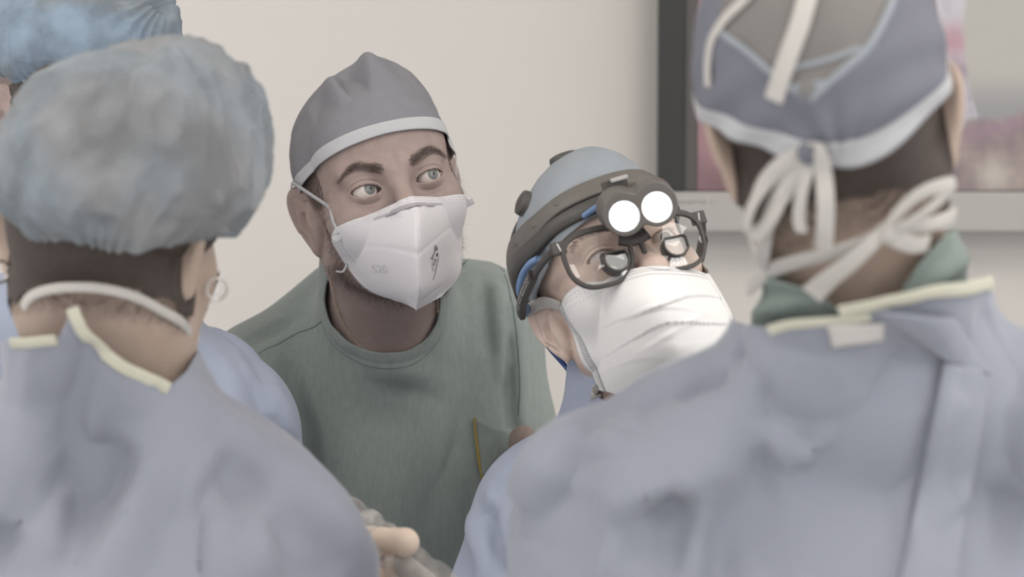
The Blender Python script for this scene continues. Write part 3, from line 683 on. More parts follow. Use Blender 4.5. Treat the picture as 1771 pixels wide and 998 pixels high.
# ------------------------------------------------------------------ the bearded man in green scrubs (centre)
def person_green():
    h = Head(at(658, 328, 2.56), (14.7, -2, -14), flare=.48)
    b = Body(h, at(668, 592, 2.70), at(455, 690, 2.70), at(815, 580, 2.75), at(405, 1130, 2.76), at(908, 990, 2.71), at(450, 1400, 2.74), at(880, 1420, 2.74), A(-.16, 2.93, .93), neck=(.060, .070), hands=((.1, -.2, -1), (-.1, -.2, -1)))
    sk = b.skin
    def skin(P):
        d = sk(P); d = smin(d, caps(P, h.w(-.055, .02, -.055), at(655, 640, 2.63), .010, .008), .025); d = smin(d, caps(P, h.w(.055, .02, -.055), at(690, 645, 2.63), .010, .008), .025); d = smin(d, ell(P, at(705, 570, 2.635), (.012, .014, .018)), .02); d = smin(d, caps(P, at(612, 530, 2.69), at(530, 650, 2.72), .030, .040), .03); return smin(d, caps(P, at(905, 762, 2.625), at(925, 900, 2.66), .0155, .030), .02)
    b.skin = skin
    V, Q = body_mesh(b, .0032, 2)
    o = mesh_obj('person', V, Q, M['skin3'], origin=A(-.16, 2.93, 0)); tag(o, 'bearded person in green scrub top, grey cap and white respirator, gazing to upper right', 'person')
    eyes(h, o, (.30, -1, .18))
    L = h.loc(V); near_ = np.abs(L).max(1) < .16; fN = lambda P: b.skin(P)
    # eyebrows: short hairs swept outwards
    for k in (-1, 1):
        x = L[:, 0] * k; zc = .0170 + .008 * np.clip((x - .012) / .022, 0, 1) - .010 * np.clip((x - .036) / .018, 0, 1) ** 2; hw = .0052 - .0026 * np.clip((x - .025) / .03, 0, 1)
        w = (x > .012) * (x < .055) * (L[:, 1] < -.05) * gauss((L[:, 2] - zc) / hw, .8) * np.clip((x - .010) / .006, 0, 1) * np.clip((.057 - x) / .01, 0, 1); w = np.where(np.abs(L[:, 2] - zc) < hw * 1.2, w, 0)
        i = pick(V, w * near_, 900, 5 + k); N = grad(fN, V[i]); N /= np.linalg.norm(N, axis=1)[:, None]; D = (A(.9 * k, 0, .35 - .0)[None] - np.clip((x[i] - .03) / .02, 0, 1)[:, None] * A(0, 0, .6)) @ h.R.T; D = D - (D * N).sum(1)[:, None] * N * .85
        strands('eyebrow', V[i] + N * .0002, D + N * .18, .0060, .00024, M['hair3'], o, .2, 11 + k)
        # lashes along the upper lid
        e = np.linspace(-.0135, .0145, 90); sw = np.clip(1 - (e / .0150) ** 2, 0, 1) ** .75; LL = np.stack([(e + .0325) * k, np.full(90, -.0905) + (e * 17) ** 2 * .028 + .002, .0062 * sw + .0006 + .07 * e], 1)
        P0 = project(fN, h.ws(LL), 3); strands('eyelashes', P0, np.repeat((h.R @ A(.15 * k, -1, .25))[None], 90, 0), .0040, .00022, M['hair3'], o, .3, 31 + k, 3)
    # cap
    nt = 260
    def disp(P, th, t):
        d = .0018 * nz(P, 28) + .0007 * nz(P, 80, 3); s = gauss(np.angle(np.exp(1j * (th - math.radians(-78)))), .55) * np.clip(1 - t * 1.9, 0, 1)
        d += s * .0035 * np.sin((th * 9 + t * 10)) + .0012 * np.sin(th * 13 + 2) * np.clip(1 - t * 4, 0, 1)
        up = np.clip((t - .62) / .3, 0, 1); d += -.010 * up * gauss(np.angle(np.exp(1j * (th - .35 - math.pi))), .5) * 0
        return d
    def top(P, th, t):
        P = P.copy(); u = np.clip((t - .15) / .85, 0, 1); P[:, 0] += .026 * u ** 1.6; P[:, 2] += .004 * u
        for c, r, dd in ((A(-.010, -.040, .140), .0115, .024), (A(-.044, -.040, .122), .011, .015), (A(.040, -.03, .135), .012, .008)):
            q = np.sqrt((P[:, 0] - c[0]) ** 2 + ((P[:, 1] - c[1]) * .5) ** 2); P[:, 2] -= dd * gauss(q, r) * (P[:, 2] > .07)
        for c, r, dd in ((A(.012, -.03, .14), .012, .013), (A(-.030, -.03, .13), .012, .010), (A(.030, -.02, .13), .012, .003)):
            q = np.sqrt((P[:, 0] - c[0]) ** 2 + ((P[:, 1] - c[1]) * .5) ** 2); P[:, 2] += dd * gauss(q, r) * (P[:, 2] > .07)
        return P
    br = lambda a: .0125 + .036 * math.cos(a) - .004 * math.cos(2 * a) * (1 if math.cos(a) < 0 else 0)
    Lc, Fc, cf = cap_mesh(h, (0, .012, .030), (.0805, .101, .097), br, disp, nt, 150, .94, top); c = cap_obj('surgical_cap', h, Lc, Fc, cf, M['cap3'], o, skip=10)
    trim_on_cap(Lc, nt, 10, 'cap_binding', h, M['trim'], c, .0006, .0009)
    # respirator
    rows = [((-.049, -.060, -.026), (.001, -.117, -.015), (.062, -.050, -.027)), ((-.058, -.044, -.036), (-.001, -.137, -.034), (.066, -.040, -.040)), ((-.061, -.038, -.054), (-.008, -.146, -.055), (.064, -.036, -.056)), ((-.056, -.040, -.074), (-.013, -.144, -.080), (.056, -.046, -.076)), ((-.044, -.050, -.096), (-.016, -.136, -.104), (.040, -.078, -.100)), ((-.024, -.082, -.112), (-.018, -.114, -.122), (.010, -.108, -.116))]
    fm = mask_surface(rows); nu, nv = 121, 81; G = np.zeros((nu, nv, 3))
    for i in range(nu):
        for j in range(nv):
            u, v = -1 + 2 * i / (nu - 1), j / (nv - 1); q = fm(u, v, 1.12 if v > .1 else 1.3)
            a = abs(u); s1 = a - .0; cr = gauss((v - (.52 - .22 * a)) / .02, 1) * np.clip((.85 - a) * 4, 0, 1) * .0012 + gauss((v - (.93 - .18 * a)) / .018, 1) * .0010 * np.clip((.7 - a) * 4, 0, 1)
            blg = .006 * math.sin(math.pi * min(1, a)) * math.sin(math.pi * v) ; q[1] -= blg - cr + .0007 * mnoise.noise(Vector((u * 2.2, v * 3, 1))) - gauss(a, .018) * .0015; G[i, j] = q
    # keep the cloth outside the face
    S = h.ws(G.reshape(-1, 3)); ff = lambda P: h.f(P) - .0022
    for _ in range(4): d = ff(S); g = grad(ff, S); S += np.where(d < 0, -d, 0)[:, None] * g / (np.linalg.norm(g, axis=1)[:, None] ** 2 + .05)
    mk = mesh_obj('respirator', S, grid_faces(nu, nv)[:, ::-1], M['mask3'], o); solid(mk, .0012); GW = S.reshape(nu, nv, 3)
    def on(u, v, hgt=0.0):
        a = (u + 1) / 2 * (nu - 1); c_ = v * (nv - 1); i, j = int(np.clip(a, 0, nu - 2)), int(np.clip(c_, 0, nv - 2)); s, t = a - i, c_ - j
        p = (GW[i, j] * (1 - s) + GW[i + 1, j] * s) * (1 - t) + (GW[i, j + 1] * (1 - s) + GW[i + 1, j + 1] * s) * t; du = GW[i + 1, j] - GW[i, j]; dv = GW[i, j + 1] - GW[i, j]; n = np.cross(dv, du); n /= np.linalg.norm(n) + 1e-12
        if (n @ (p - h.o)) < 0: n = -n
        return p + n * hgt
    # welded edge: rows of tiny embossed marks
    bits = []
    def mark(u, v, du, dv, s=.0007):
        p = on(u, v, .0007); q = on(u + du, v + dv, .0007); t = (q - p); t /= np.linalg.norm(t) + 1e-9; n = on(u, v, .002) - p; n /= np.linalg.norm(n); w = np.cross(t, n); R = np.stack([t, w, n], 1); bits.append(box(p, (s * 1.3, s * .7, .0003), R))
    for v in (.030, .062, .094):
        for u in np.linspace(-.96, .96, 76): mark(u, v, .01, 0)
    for s_ in (-1, 1):
        for a in (.995, .955, .915, .875):
            for v in np.linspace(.12, .62, 24): mark(s_ * a, v, s_ * -.01, 0, .0008)
    Vb, fb = join(*bits); e = mesh_obj('welded_edge', Vb, fb, M['maskdot'], mk, smooth=False); tag(e, kind='stuff')
    pts = spline([on(u, .115, hh) for u, hh in ((-.42, .0008), (-.2, .0012), (0, .0022), (.2, .0012), (.38, .0008))], 6); N = np.array([on(u, .14, .003) - on(u, .14, 0) for u in np.linspace(-.42, .38, 25)]); Vr, fr = ribbon(np.array(pts), N, .0046, .0009); tag(mesh_obj('nose_clip', Vr, fr, M['clip'], mk), 'grey metal nose clip')
    # centre seam
    P = np.array([on(0, v, .0006) for v in np.linspace(.16, 1, 30)]); N = np.array([on(0, v, .01) - on(0, v, 0) for v in np.linspace(.16, 1, 30)]); Vr, fr = ribbon(P, N, .0016, .0009); mesh_obj('centre_seam', Vr, fr, M['mask3'], mk)
    # ear loops
    capf = lambda P: smin(ell(h.loc(P), (0, .012, .030), (.083, .103, .098)), h.f(P), .004)
    Pl = [on(-.93, .10, .0015), h.w(-.058, -.052, -.012), h.w(-.070, -.036, .004), h.w(-.0775, -.018, .017), h.w(-.083, .006, .026), h.w(-.080, .030, .022)]
    Pr = [on(.93, .07, .0015), h.w(.066, -.048, -.014), h.w(.0735, -.032, .004), h.w(.080, -.014, .016), h.w(.084, .008, .022)]
    for k, Pp in ((-1, Pl), (1, Pr)):
        Pp = spline(np.array(Pp), 8); d = capf(Pp); g = grad(capf, Pp); Pp = Pp + np.where(d < .0012, .0012 - d, 0)[:, None] * g; Vr, fr = ribbon(Pp, grad(capf, Pp), .0042, .0012); mesh_obj('ear_loop', Vr, fr, M['trim'], mk)
        if k > 0: continue
        Pn = spline(np.array([on(.97 * k, .50, .001), on(1.0 * k, .56, .003) + h.R @ A(k * .004, 0, 0), on(1.0 * k, .56, .004) + h.R @ A(k * .009, .004, .002)]), 6); d = capf(Pn); g = grad(capf, Pn); Pn = Pn + np.where(d < .001, .001 - d, 0)[:, None] * g; Vr, fr = ribbon(Pn, grad(capf, Pn), .0022, .001); mesh_obj('ear_loop', Vr, fr, M['trim'], mk)
    for (uu, vv) in ((-.90, .13), (.90, .10)):
        Vr, fr = box(on(uu, vv, .0018), (.012, .006, .0012), np.stack([h.R @ A(1, 0, .25), h.R @ A(-.25, 0, 1), h.R @ A(0, 1, 0)], 1)); bev(mesh_obj('loop_tab', Vr, fr, M['trim'], mk), .0005)
    # stubbled beard along the jaw, under the chin and as sideburns
    x, y, z = np.abs(L[:, 0]), L[:, 1], L[:, 2]
    side = (x > .050) * (x < .071) * (y > -.058) * (y < -.006) * (z < .012) * (z > -.10) * gauss(y + .026 + (z + .03) * .35, .018) * (.55 + .9 * np.clip((-.02 - z) / .05, 0, 1))
    jawl = (z < -.060) * (z > -.132) * (y < .012) * (x > .006) * np.clip((y * -1 + .02) / .03, 0, 1) * gauss(z + .100 - np.clip(x - .02, 0, 1) * .62, .024) * 1.5
    w = (side + jawl) * near_ * (z > -.13); KD = kd_of(S); i = pick(V, w, 9000, 9); i = i[np.array([KD.find(V[k])[2] > .0055 for k in i])]; N = grad(fN, V[i]); N /= np.linalg.norm(N, axis=1)[:, None] + 1e-9
    D = (A(0, -.25, -1)[None]).repeat(len(i), 0) @ h.R.T; D = D - (D * N).sum(1)[:, None] * N * .6
    strands('beard', V[i] + N * .0001, D + N * .45, .0052, .00022, M['hair3'], o, .45, 21)
    i = pick(V, side * near_ * (z < .0), 700, 19); i = i[np.array([KD.find(V[k])[2] > .008 for k in i])]; N = grad(fN, V[i]); N /= np.linalg.norm(N, axis=1)[:, None]; D = (A(0, 0, -1)[None]).repeat(len(i), 0) @ h.R.T
    tag(strands('beard', V[i], D * .6 + N, .007, .00022, M['hair_grey'], o, .6, 23), 'sparse greying hairs')
    w = ((x > .060) * (x < .0745) * (y > -.040) * (y < .0) * (z > -.004) * (z < .045) * near_ * 1.0); i = pick(V, w, 2600, 29); N = grad(fN, V[i]); N /= np.linalg.norm(N, axis=1)[:, None]; D = (A(0, .3, -1)[None]).repeat(len(i), 0) @ h.R.T
    strands('hair', V[i], D + N * .15, .006, .00024, M['hair3'], o, .3, 25)
    # printed marks on the far panel, and a pale embossed size code on the near one
    def pr(u0, v0, su, sv, rot_): 
        def fn(x, y, z): a = math.radians(rot_); X, Y = x * math.cos(a) - y * math.sin(a), x * math.sin(a) + y * math.cos(a); return on(u0 + X * su, v0 - Y * sv, .0009 + z)
        return fn
    su, sv = 1 / .075, 1 / .105
    for txt, sz, u0, v0, mm, rr in (('Snuth', .0058, .29, .545, 'ink', 62), ('(CE)', .0046, .27, .650, 'ink_pale', 90), ('NR D', .0044, .335, .605, 'ink', 62), ('EN149:2001', .0028, .36, .650, 'ink_pale', 62), ('FFP2 0598', .0028, .315, .705, 'ink_pale', 62)):
        Vt, ft = map_text(txt, sz, pr(u0, v0, su, sv, rr)); mesh_obj('printed_mark', Vt, ft, M[mm], mk, smooth=False)
    for (u0, v0, s_) in ((.345, .525, .0030), (.36, .572, .0026)):
        P3 = [on(u0 + a * s_ * su, v0 + c_ * s_ * sv, hh) for a, c_ in ((-.6, .5), (.6, .3), (.2, -.7)) for hh in (.0006, .0011)]
        mesh_obj('printed_mark', np.array(P3), [(0, 2, 4), (1, 5, 3), (0, 1, 3, 2), (2, 3, 5, 4), (4, 5, 1, 0)], M['ink'], mk, smooth=False)
    Vt, ft = map_text('520', .011, pr(-.60, .60, su, sv, -8)); mesh_obj('embossed_mark', Vt, ft, M['emboss'], mk, smooth=False)
    # scrub top
    def scrub0(P):
        d = b.torso(P, .014, .050); d = smin(d, caps(P, at(603, 545, 2.73), at(470, 640, 2.71), .060, .052), .03); d = smin(d, caps(P, at(738, 548, 2.75), at(808, 560, 2.76), .060, .060), .03)
        for s_, e_ in ((b.sL, b.eL), (b.sR, b.eR)): d = smin(d, caps(P, s_, s_ + (e_ - s_) * .62, .068, .070), .035)
        body_ = smin(smin(caps(P, h.w(0, .028, -.055), b.nb, .060, .070), b.torso(P), .04), caps(P, at(655, 640, 2.63), at(690, 645, 2.63), .01, .01), .025) - .0065
        return smin(d, body_, .012)
    ff_ = folds_on(scrub0, [(893, 540, 897, 720, .016, .010), (880, 590, 884, 735, .012, -.007), (858, 500, 872, 650, .014, .005), (835, 480, 845, 600, .014, -.004), (492, 660, 528, 800, .024, -.010), (468, 620, 492, 740, .020, .007), (610, 690, 570, 900, .035, .004), (770, 700, 750, 900, .035, .004), (690, 690, 700, 960, .035, -.003), (500, 560, 440, 590, .014, -.004), (800, 720, 700, 980, .028, -.004), (640, 660, 760, 690, .02, -.002)])
    scrub = lambda P: scrub0(P) - ff_(P)
    lo = A(-.50, 2.45, .88); hi = A(.24, 3.12, 1.62)
    V2, Q2 = garment_mesh(scrub, lo, hi, (A(-.30, 2.52, 1.20), A(.06, 2.8, 1.56)), .007, .016, 1)
    op = [(500, -300), (566, 458), (562, 492), (560, 522), (570, 560), (604, 594), (650, 611), (702, 609), (736, 590), (757, 558), (763, 520), (760, 480), (753, 440), (800, -300)]
    g = poly2(cpix(V2), op) / 1700; V2, T2 = clip(V2, Q2, g)
    sl = poly_px([(884, 744), (897, 742), (1010, 830), (1060, 1300), (870, 1300), (876, 800)], 2.68); V2, T2 = clip(V2, T2, poly2(V2[:, [0, 2]], sl)); V2, T2 = clip(V2, T2, V2[:, 2] - .90)
    V2, T2 = clip(V2, T2, np.linalg.norm(V2 - (b.sL + (b.eL - b.sL) * .62), axis=1) * 0 + ((V2 - (b.sL + (b.eL - b.sL) * .60)) @ (b.sL - b.eL) > 0) * 2.0 - 1 + 2.0 * (V2[:, 0] > b.sL[0] + .05))
    st = mesh_obj('scrub_top', V2, T2, M['scrub'], o); solid(st, .0012)
    loop = [(566, 468), (562, 495), (560, 524), (571, 561), (604, 594), (650, 611), (702, 609), (736, 590), (757, 558), (763, 520), (760, 480), (755, 450)]
    Pn = snap_line(scrub, loop, .0, 2.7); Pn = np.concatenate([Pn, [Pn[-1] + A(-.006, .06, .018), Pn[-1] + A(-.035, .11, .022), Pn[0] + A(.035, .11, .022), Pn[0] + A(.006, .06, .018)]]); Pn = spline(Pn, 8, True); Pn = project(scrub, Pn, 5, .03)
    # the band lies just outside the opening
    N = grad(scrub, Pn); N /= np.linalg.norm(N, axis=1)[:, None]; T = np.roll(Pn, -1, 0) - np.roll(Pn, 1, 0); T /= np.linalg.norm(T, axis=1)[:, None]; O = np.cross(N, T); c0 = Pn.mean(0)
    if ((Pn - c0) * O).sum() < 0: O = -O
    B = project(scrub, Pn + O * .0070, 3, .01); Vn, fn_ = ribbon(np.concatenate([B, B[:1]]), np.concatenate([N, N[:1]]), .0165, .0022); mesh_obj('neckband', Vn, fn_, M['scrub'], st)
    B2 = project(scrub, Pn + O * .0158, 3, .01); tag(mesh_obj('seam', *tube(np.concatenate([B2, B2[:1]]) + np.concatenate([N, N[:1]]) * .0003, .0006, 6), M['scrub_dark'], st), 'darker stitched seam')
    for pts in ([(562, 552), (520, 574), (470, 600), (436, 622)], [(772, 440), (812, 447), (850, 452), (872, 470)]): surf_ribbon('shoulder_seam', scrub, pts, .0014, .0010, M['scrub_dark'], st, .0004)
    surf_ribbon('armhole_seam', scrub, [(872, 475), (888, 540), (896, 610), (899, 670), (896, 720)], .0014, .001, M['scrub_dark'], st, .0004)
    pk = patch('chest_pocket', scrub, [(823, 724), (893, 743), (900, 830), (834, 822)], 16, 14, .0045, M['scrub'], st, .0022, 5, .007)
    tag(surf_ribbon('pocket_binding', scrub, [(822, 723), (823, 745), (826, 772), (830, 800), (836, 830)], .0042, .0022, M['mustard'], st, .0036), 'mustard yellow edge binding of the pocket')
    # fine gold chain
    sf = lambda P: b.skin(P)
    for pts in ([(572, 478), (578, 510), (588, 545), (603, 575), (622, 598)], [(756, 470), (757, 510), (757, 545), (754, 575)]):
        P = spline(snap_line(sf, pts, .0008, 2.63), 10); bits = [tube(P, .00045, 6)] + [lathe([(0.0001, -.0009), (.0009, -.0004), (.0009, .0004), (.0001, .0009)], P[i], A(0, 0, 1), 6) for i in range(0, len(P), 6)]; Vc, fc = join(*bits); tag(mesh_obj('neck_chain', Vc, fc, M['gold'], o), 'fine gold neck chain')
    figure_lower(b, o)

# ------------------------------------------------------------------ the person with the loupes and head light (right of centre)
def person_loupes():
    h = Head(at(1064, 487, 2.39), (17, 18, -18.6), .955, flare=.40, earz=-.022)
    b = Body(h, at(1088, 790, 2.43), at(966, 902, 2.41), at(1290, 870, 2.47), at(795, 1290, 2.32), at(1420, 1270, 2.36), at(985, 1390, 2.26), at(1260, 1370, 2.30), A(.14, 2.42, .92), neck=(.052, .062), hands=((.5, -.8, -.2), (-.5, -.8, -.2)))
    V, Q = body_mesh(b, .0032, 2)
    o = mesh_obj('person', V, Q, M['skin4'], origin=A(.13, 2.46, 0)); tag(o, 'person in blue gown and white pleated mask, wearing black glasses and a lit head light', 'person')
    eyes(h, o, (.10, -1, -.22), EYE_DARK); L = h.loc(V); near_ = np.abs(L).max(1) < .16; fN = b.skin
    for k in (-1, 1):
        x = L[:, 0] * k; zc = .0215 + .005 * np.clip((x - .012) / .022, 0, 1) - .007 * np.clip((x - .036) / .018, 0, 1) ** 2; w = (x > .012) * (x < .054) * (L[:, 1] < -.05) * (np.abs(L[:, 2] - zc) < .0035)
        i = pick(V, w * near_ * 1.0, 350, 5 + k); N = grad(fN, V[i]); N /= np.linalg.norm(N, axis=1)[:, None]; D = (A(.9 * k, 0, .2)[None]).repeat(len(i), 0) @ h.R.T; strands('eyebrow', V[i] + N * .0002, D + N * .15, .0055, .00022, M['hair3'], o, .2, 11 + k)
        e = np.linspace(-.0135, .0145, 90); sw = np.clip(1 - (e / .0150) ** 2, 0, 1) ** .75; LL = np.stack([(e + .0325) * k, np.full(90, -.0905) + (e * 17) ** 2 * .028 + .002, .0062 * sw + .0006 + .07 * e], 1); P0 = project(fN, h.ws(LL), 3); strands('eyelashes', P0, np.repeat((h.R @ A(.15 * k, -1, -.1))[None], 90, 0), .0040, .00026, M['hair'], o, .3, 31 + k, 3)
    # cap
    nt = 240
    def disp(P, th, t): return .0016 * nz(P, 26) + .0006 * nz(P, 85, 3) + .0012 * np.sin(th * 8 + 3 * t) * np.clip(1 - t * 3, 0, 1)
    def top(P, th, t): P = P.copy(); u = np.clip((t - .1) / .9, 0, 1); P[:, 0] += .020 * u ** 1.5; P[:, 1] -= .012 * u ** 1.5; P[:, 2] += .004 * u; return P
    CC, CR = (0, .012, .034), (.082, .099, .102)
    br = lambda a: .006 + .034 * math.cos(a)
    Lc, Fc, cf = cap_mesh(h, CC, CR, br, disp, nt, 130, .97, top); c = cap_obj('surgical_cap', h, Lc, Fc, cf, M['cap4'], o, skip=6); trim_on_cap(Lc, nt, 6, 'cap_binding', h, M['cap4'], c, .0006, .0009)
    capf = lambda P: smin(ell(h.loc(P), CC, (.0825, .1, .102)), h.f(P), .004)
    # mask
    rows_px = [((982, 527, 2.352), (1122, 461, 2.272), (1226, 476, 2.330)), ((1002, 575, 2.352), (1143, 515, 2.235), (1250, 515, 2.330)), ((1017, 620, 2.352), (1160, 565, 2.232), (1266, 548, 2.330)), ((1028, 655, 2.352), (1172, 618, 2.245), (1270, 592, 2.330)), ((1036, 672, 2.352), (1168, 700, 2.300), (1262, 650, 2.335))]
    rows = [tuple(tuple(h.loc(at(*q)[None])[0]) for q in r) for r in rows_px]; fm = mask_surface(rows); nu, nv = 141, 121; G = np.zeros((nu, nv, 3)); KR = h.R @ A(0, -1, 0)
    for i in range(nu):
        for j in range(nv):
            u, v = -1 + 2 * i / (nu - 1), j / (nv - 1); q = fm(u, v, 2.0); a = abs(u); dsp = 0.0
            for v0, am in ((.30, .0042), (.53, .0042), (.76, .0036)):
                vv = v - v0 - .05 * math.sin(u * 3 + v0 * 9) - .012 * mnoise.noise(Vector((u * 4, v0 * 9, 0))); s_ = np.clip((vv + .16) / .16, 0, 1) if vv < 0 else 0; dsp += am * s_ * (1 - a ** 6)
            dsp += .0022 * mnoise.noise(Vector((u * 2.2, v * 3.2, 4))) * (1 - a ** 4) + .0022 * max(0, 1 - abs(v - .33 - .22 * (u + .05) ** 2 - .05 * u) / .035) * (1 - a) + .0020 * max(0, 1 - abs((v - .62) + .22 * (u + .3)) / .045) * (1 - a)
            G[i, j] = q - A(0, dsp / .955, 0)
    S = h.ws(G.reshape(-1, 3)); ff = lambda P: h.f(P) - .0018
    for _ in range(4): d = ff(S); g = grad(ff, S); S += np.where(d < 0, -d, 0)[:, None] * g / (np.linalg.norm(g, axis=1)[:, None] ** 2 + .05)
    mk = mesh_obj('face_mask', S, grid_faces(nu, nv)[:, ::-1], M['mask4'], o); solid(mk, .0010); GW = S.reshape(nu, nv, 3)
    def on(u, v, hgt=0.0):
        a = (u + 1) / 2 * (nu - 1); c_ = v * (nv - 1); i, j = int(np.clip(a, 0, nu - 2)), int(np.clip(c_, 0, nv - 2)); s, t = a - i, c_ - j
        p = (GW[i, j] * (1 - s) + GW[i + 1, j] * s) * (1 - t) + (GW[i, j + 1] * (1 - s) + GW[i + 1, j + 1] * s) * t; n = np.cross(GW[i, j + 1] - GW[i, j], GW[i + 1, j] - GW[i, j]); n /= np.linalg.norm(n) + 1e-12
        if (n @ (p - h.o)) < 0: n = -n
        return p + n * hgt
    for k in (-1, 1):
        P = np.array([on(.955 * k, v, .0008) for v in np.linspace(.0, 1, 40)]); N = np.array([on(.95 * k, v, .01) - on(.95 * k, v, 0) for v in np.linspace(.0, 1, 40)]); w_ = .0095 * (1 + .02 * np.cos(np.arange(40) * 2.6)); Vr, fr = ribbon(P, N, w_, .0012); mesh_obj('side_binding', Vr, fr, M['trim'] if k < 0 else M['mask4'], mk)
        bits = []
        for v in np.linspace(.02, .98, 46):
            p = on(.955 * k, v, .0017); q = on(.90 * k, v, .0017); t = (p - q) / np.linalg.norm(p - q); n = on(.955 * k, v, .01) - on(.955 * k, v); n /= np.linalg.norm(n); bits.append(box(p, (.0062, .0007, .0004), np.stack([t, np.cross(n, t), n], 1)))
        Vb, fb = join(*bits); tag(mesh_obj('binding_weave', Vb, fb, M['mask4'], mk, smooth=False), kind='stuff')
    bits = []
    for v in (.035, .055, .085):
        for u in np.linspace(-.88, .88, 90):
            p = on(u, v, .0007); q = on(u + .01, v, .0007); t = (q - p) / (np.linalg.norm(q - p) + 1e-9); n = on(u, v, .01) - on(u, v); n /= np.linalg.norm(n); bits.append(box(p, (.0012, .0005, .0003), np.stack([t, np.cross(n, t), n], 1)))
    Vb, fb = join(*bits); tag(mesh_obj('stitched_edge', Vb, fb, M['maskdot'], mk, smooth=False), kind='stuff')
    def strap(name, pts, w, m, par, th=.0011, base=capf, off=.0012):
        P = spline(np.array(pts), 8); d = base(P); g = grad(base, P); P = P + np.where(d < off, off - d, 0)[:, None] * g; Vr, fr = ribbon(P, grad(base, P), w, th); return mesh_obj(name, Vr, fr, m, par)
    strap('mask_tie', [on(-.97, .03, .001), at(972, 524, 2.352), at(950, 520, 2.362), h.w(-.083, .010, .006), h.w(-.084, .035, .010), h.w(-.072, .07, .014)], .0115, M['ribbon'], mk)
    strap('mask_tie', [on(-.97, .9, .001), at(1032, 672, 2.354), at(1030, 690, 2.362), at(1026, 696, 2.372), at(1016, 684, 2.39), h.w(-.058, .03, -.09)], .0095, M['ribbon'], mk, off=.002)
    strap('mask_tie', [on(.97, .03, .001), h.w(.073, -.03, -.016), h.w(.080, .0, .006), h.w(.083, .03, .010)], .0115, M['ribbon'], mk)
    # gown
    def gown0(P):
        d = b.torso(P, .016, .050); d = smin(d, b.arms(P, .020), .04); c1 = A(b.pel[0], b.pel[1], b.pel[2]); d = smin(d, caps(P * A(1, 1.25, 1), c1 * A(1, 1.25, 1), A(c1[0], c1[1] * 1.25, .42), .185, .215), .06); return smin(d, smin(caps(P, h.w(0, .028, -.055), b.nb, .052, .062), b.torso(P), .04) - .006, .01)
    fg = folds_on(gown0, [(846, 852, 872, 890, .014, .0035), (872, 890, 888, 985, .016, .006), (856, 886, 872, 985, .014, -.006), (900, 870, 880, 960, .020, .005), (790, 920, 812, 990, .018, -.005), (815, 900, 850, 1010, .018, .005), (866, 800, 930, 778, .012, -.002), (960, 780, 930, 900, .026, .005), (905, 800, 870, 860, .018, -.004), (1000, 735, 945, 765, .016, .003), (985, 810, 960, 900, .02, -.004), (915, 810, 925, 900, .02, -.003)], 1.1)
    gown = lambda P: gown0(P) - fg(P)
    Vg, Qg = garment_mesh(gown, A(-.20, 2.05, .30), A(.46, 2.75, 1.50), (A(-.16, 2.15, 1.18), A(.13, 2.5, 1.45)), .0065, .018, 1)
    Vg = crumple(Vg, gown, .0028, 8)
    g = np.minimum(poly2(cpix(Vg), [(1035, -300), (1032, 690), (1050, 702), (1080, 712), (1150, 712), (1190, 690), (1240, -300)]) / 1800, Vg[:, 2] - .42)
    for w, e in ((b.wL, b.eL), (b.wR, b.eR)): d_ = (w - e) / np.linalg.norm(w - e); g = np.where(np.linalg.norm(Vg - w, axis=1) < .1, np.minimum(g, -((Vg - w) @ d_)), g)
    Vg, Tg = clip(Vg, Qg, g); gw = mesh_obj('surgical_gown', Vg, Tg, M['gown4'], o); solid(gw, .001)
    surf_ribbon('shoulder_seam', gown, [(848, 792), (880, 786), (915, 776), (945, 768), (985, 772)], .0012, .0008, M['gown4'], gw, .0004)
    surf_ribbon('neck_binding', gown, [(1031, 690), (1048, 701), (1080, 711), (1120, 713)], .006, .002, M['gown4'], gw, .001)
    figure_lower(b, o)
    h2 = Head(h.o + MC @ A(-8 / F * 2.3, 0, -9 / F * 2.3), (14, 18, -12.5), 1.03); loupes(h2); headlight(h, capf)
def outline(cx, cz, hw, hh, n=64):
    a = np.linspace(0, 2 * math.pi, n, endpoint=False); c, s = np.cos(a), np.sin(a); x = hw * np.sign(c) * np.abs(c) ** .70; z = hh * np.sign(s) * np.abs(s) ** .78; x = x * (1 + .10 * s); return np.stack([cx + x, cz + z], 1)
